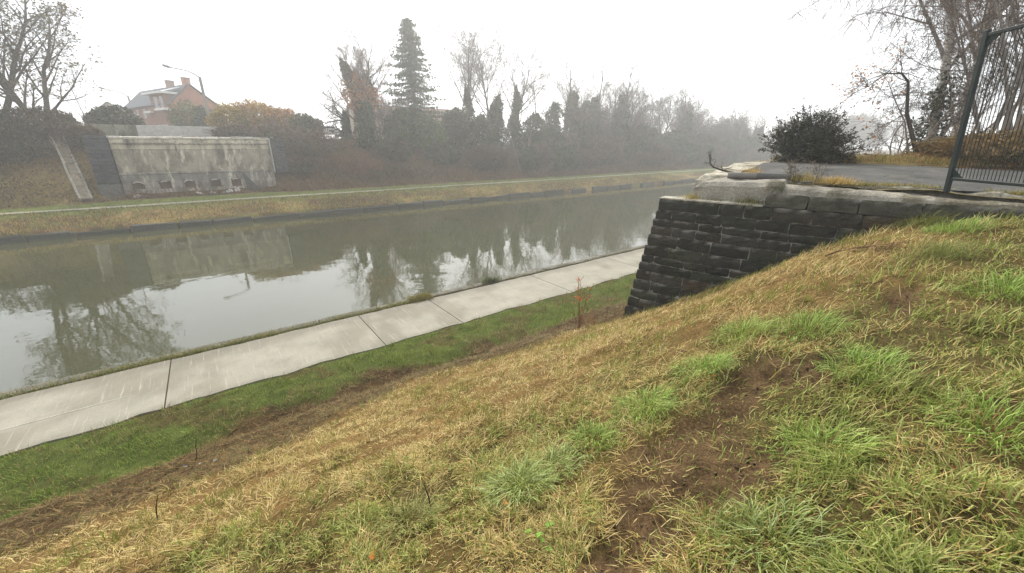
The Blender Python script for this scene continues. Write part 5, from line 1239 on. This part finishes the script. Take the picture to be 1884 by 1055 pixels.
# fallen branch on the slope under the wall
b0 = np.array([6.45, 1.6, 0]); b0[2] = ground_near(b0[0], b0[1]) + .03; o = thing('fallen_branch', 'forked dry branch lying on the grass below the stone wall', 'branch', b0); out = []; tp_ = []; rr = random.Random(5)
grow(rr, Vector(b0), Vector((.55, -.85, .10)).normalized(), .6, .012, 0, [lvl(6, .6, 40, 6, .14, .03, .1), lvl(3, .5, 40, 3, .15, 0), lvl(0, 0, 0, 2)], out, tp_, .004); S = np.array(out)
for c_ in (2, 5): S[:, c_] = np.maximum(near_z(S[:, c_ - 2], S[:, c_ - 1]) + .035, S[:, c_] )
mb = MB(); mb.segs(S, 5, (.15, .085, .05)); mb.build('stem', M['bark'], o)
# upright dead stems
for (s_, t_, h_, lx, lb) in ((.80, 2.02, .22, -.03, 'dark upright dead stem in the straw grass near the bottom centre'), (.62, 2.26, .12, -.05, 'short dark dead stub left of the tall upright stem'), (-1.04, 4.25, .34, .09, 'thin leaning dark stem in the dry grass at the lower left'), (-1.05, 7.1, .5, .1, 'thin dead stalk standing in the brown ditch')):
    b0 = np.array([s_, t_, ground_near(s_, t_)]); mb = MB(); mb.tube([b0 - [0, 0, .03], b0 + [lx * .4, -lx * .4, h_ * .5], b0 + [lx, -lx, h_]], [.006, .005, .002], 5, (.045, .025, .025)); tag(mb.build('withered_weed', M['bark']), lb, 'weed', 'dead weeds on the near slope')
# fallen leaves, litter, stones, nettle
def fallen_leaf(s_, t_, size, col, label, rz, tilt=.35):
    z_ = ground_near(s_, t_) + .045; n_ = 12; V = [[0, 0, .004]]
    for k in range(n_):
        a = k * 6.283 / n_; rad = size * (1 + .22 * math.cos(3 * a)) * (.75 + .25 * abs(math.cos(a))); x_, y_ = rad * math.cos(a), rad * .72 * math.sin(a); V.append([x_, y_, .35 * y_ * y_ / size + .15 * size * math.sin(2 * a)])
    V = np.array(V); c, s = math.cos(rz), math.sin(rz); Rz = np.array([[c, -s, 0], [s, c, 0], [0, 0, 1]]); Rx = np.array([[1, 0, 0], [0, math.cos(tilt), -math.sin(tilt)], [0, math.sin(tilt), math.cos(tilt)]])
    V = V @ Rx.T @ Rz.T + [s_, t_, z_]
    mb = MB(); mb.add(V, np.array([[0, k + 1, (k + 1) % n_ + 1] for k in range(n_)]), col); b0 = V[1]
    mb.tube([V[1], V[1] + (V[1] - V[0]) * .6 + [0, 0, .01]], [.0015, .001], 4, np.array(col) * .6); tag(mb.build('fallen_leaf', M['leaf']), label, 'leaf', 'single fallen leaves on the near slope')
fallen_leaf(2.32, .36, .034, (.10, .018, .015), 'dark red fallen leaf on the grass right of the bare soil', .4)
fallen_leaf(2.53, -.06, .030, (.12, .03, .018), 'dark brown-red fallen leaf near the right edge', 1.9)
fallen_leaf(.33, 1.8, .026, (.60, .22, .05), 'orange fallen leaf at the bottom edge of the straw grass', .9)
fallen_leaf(3.05, 1.28, .024, (.45, .16, .06), 'orange-brown fallen leaf beside the thick green tuft', 2.2)
fallen_leaf(1.42, -.02, .030, (.05, .03, .025), 'blackish fallen leaf close to the bottom right edge', 2.9)
fallen_leaf(1.1, 1.55, .022, (.42, .2, .07), 'small tan leaf by the pale arching tuft', 1.2)
for (s_, t_, k_, lb) in ((-.92, 6.35, 3, 'white litter scrap in the brown ditch, nearest the green grass'), (-.72, 6.1, 4, 'white litter scrap in the brown ditch, just right of another'), (-1.12, 6.6, 5, 'tiny white litter scrap at the left of the ditch litter')):
    rs = np.random.RandomState(k_); g_ = np.array([[x_, y_, rs.normal(0, .012)] for x_ in np.linspace(-.02, .014, 4) * (.4 + .15 * k_) for y_ in np.linspace(-.012, .014, 4)]) + [s_, t_, ground_near(s_, t_) + .06]
    mb = MB(); i = np.array([r_ * 4 + c_ for r_ in range(3) for c_ in range(3)]); mb.add(g_, np.stack([i, i + 4, i + 5, i + 1], 1), (.5, .5, .49)); tag(mb.build('litter_scrap', M['paint']), lb, 'litter')
b0 = np.array([1.05, 1.14, 0]); b0[2] = ground_near(b0[0], b0[1]); o = thing('nettle_plant', 'small bright green nettle plant at the bottom edge beside the soil', 'plant', b0); mb = MB(); rs = np.random.RandomState(3)
tops = [b0 + [rs.normal(0, .045), rs.normal(0, .05), rs.uniform(.04, .10)] for k in range(7)]
for t_ in tops: mb.tube([b0 + [0, 0, -.01], (b0 + t_) / 2 + [0, 0, .015], t_], [.002, .0017, .0012], 4, (.14, .12, .05))
mb.build('stems', M['bark'], o)
for t_ in tops:
    for k in range(4):
        a = k * 1.57 + rs.uniform(0, 1); L_ = rs.uniform(.014, .028); d = np.array([math.cos(a), math.sin(a), .25]); w_ = np.array([-math.sin(a), math.cos(a), 0]) * L_ * .36
        pts_ = [t_, t_ + d * L_ * .25 + w_, t_ + d * L_ * .6 + w_ * .8 - [0, 0, .002], t_ + d * L_ - [0, 0, .01], t_ + d * L_ * .6 - w_ * .8 - [0, 0, .002], t_ + d * L_ * .25 - w_]
        mb = MB(); mb.add(pts_, [np.array([[0, 1, 2, 3]]), np.array([[0, 3, 4, 5]])], np.array([.20, .33, .06]) * rs.uniform(.75, 1.2)); mb.build('leaf', M['leaf'], o)
# crumbs of soil on the bare patches
mb = MB()
for k in range(260):
    cx, cy, rx, ry = DIRT[R.randrange(8)]; s_, t_ = cx + R.gauss(0, rx * .45), cy + R.gauss(0, ry * .45); z_ = ground_near(s_, t_); sz = R.choice([.004, .004, .005, .006, .008, .010])
    mb.box((s_, t_, z_ + sz * .2), (sz * 2, sz * 1.6, sz * 1.1), np.array([.15, .105, .065]) * R.uniform(.8, 1.3), np.array([[math.cos(k), math.sin(k), 0], [-math.sin(k), math.cos(k), 0], [0, 0, 1.]]), ch=sz * .3, jit=sz * .14)
tag(mb.build('soil_crumbs', M['soil'], smooth=True), 'crumbs of brown soil on the bare patches', 'soil', kind='stuff')

# ------------------------------------------------------------------ fog
hz = MB(); hz.box((0, 50, 7.5), (1030, 930, 31), (1, 1, 1)); hm = bpy.data.materials.new('fog'); hm.use_nodes = True
N_ = hm.node_tree.nodes; N_.remove(N_['Principled BSDF']); pv = N_.new('ShaderNodeVolumePrincipled'); hm.node_tree.links.new(pv.outputs[0], N_['Material Output'].inputs['Volume'])
pv.inputs['Color'].default_value = (.97, .985, 1.0, 1); pv.inputs['Density'].default_value = .0022; pv.inputs['Anisotropy'].default_value = .5
tag(hz.build('haze', hm), 'pale winter fog hanging over the canal', 'fog', kind='stuff')
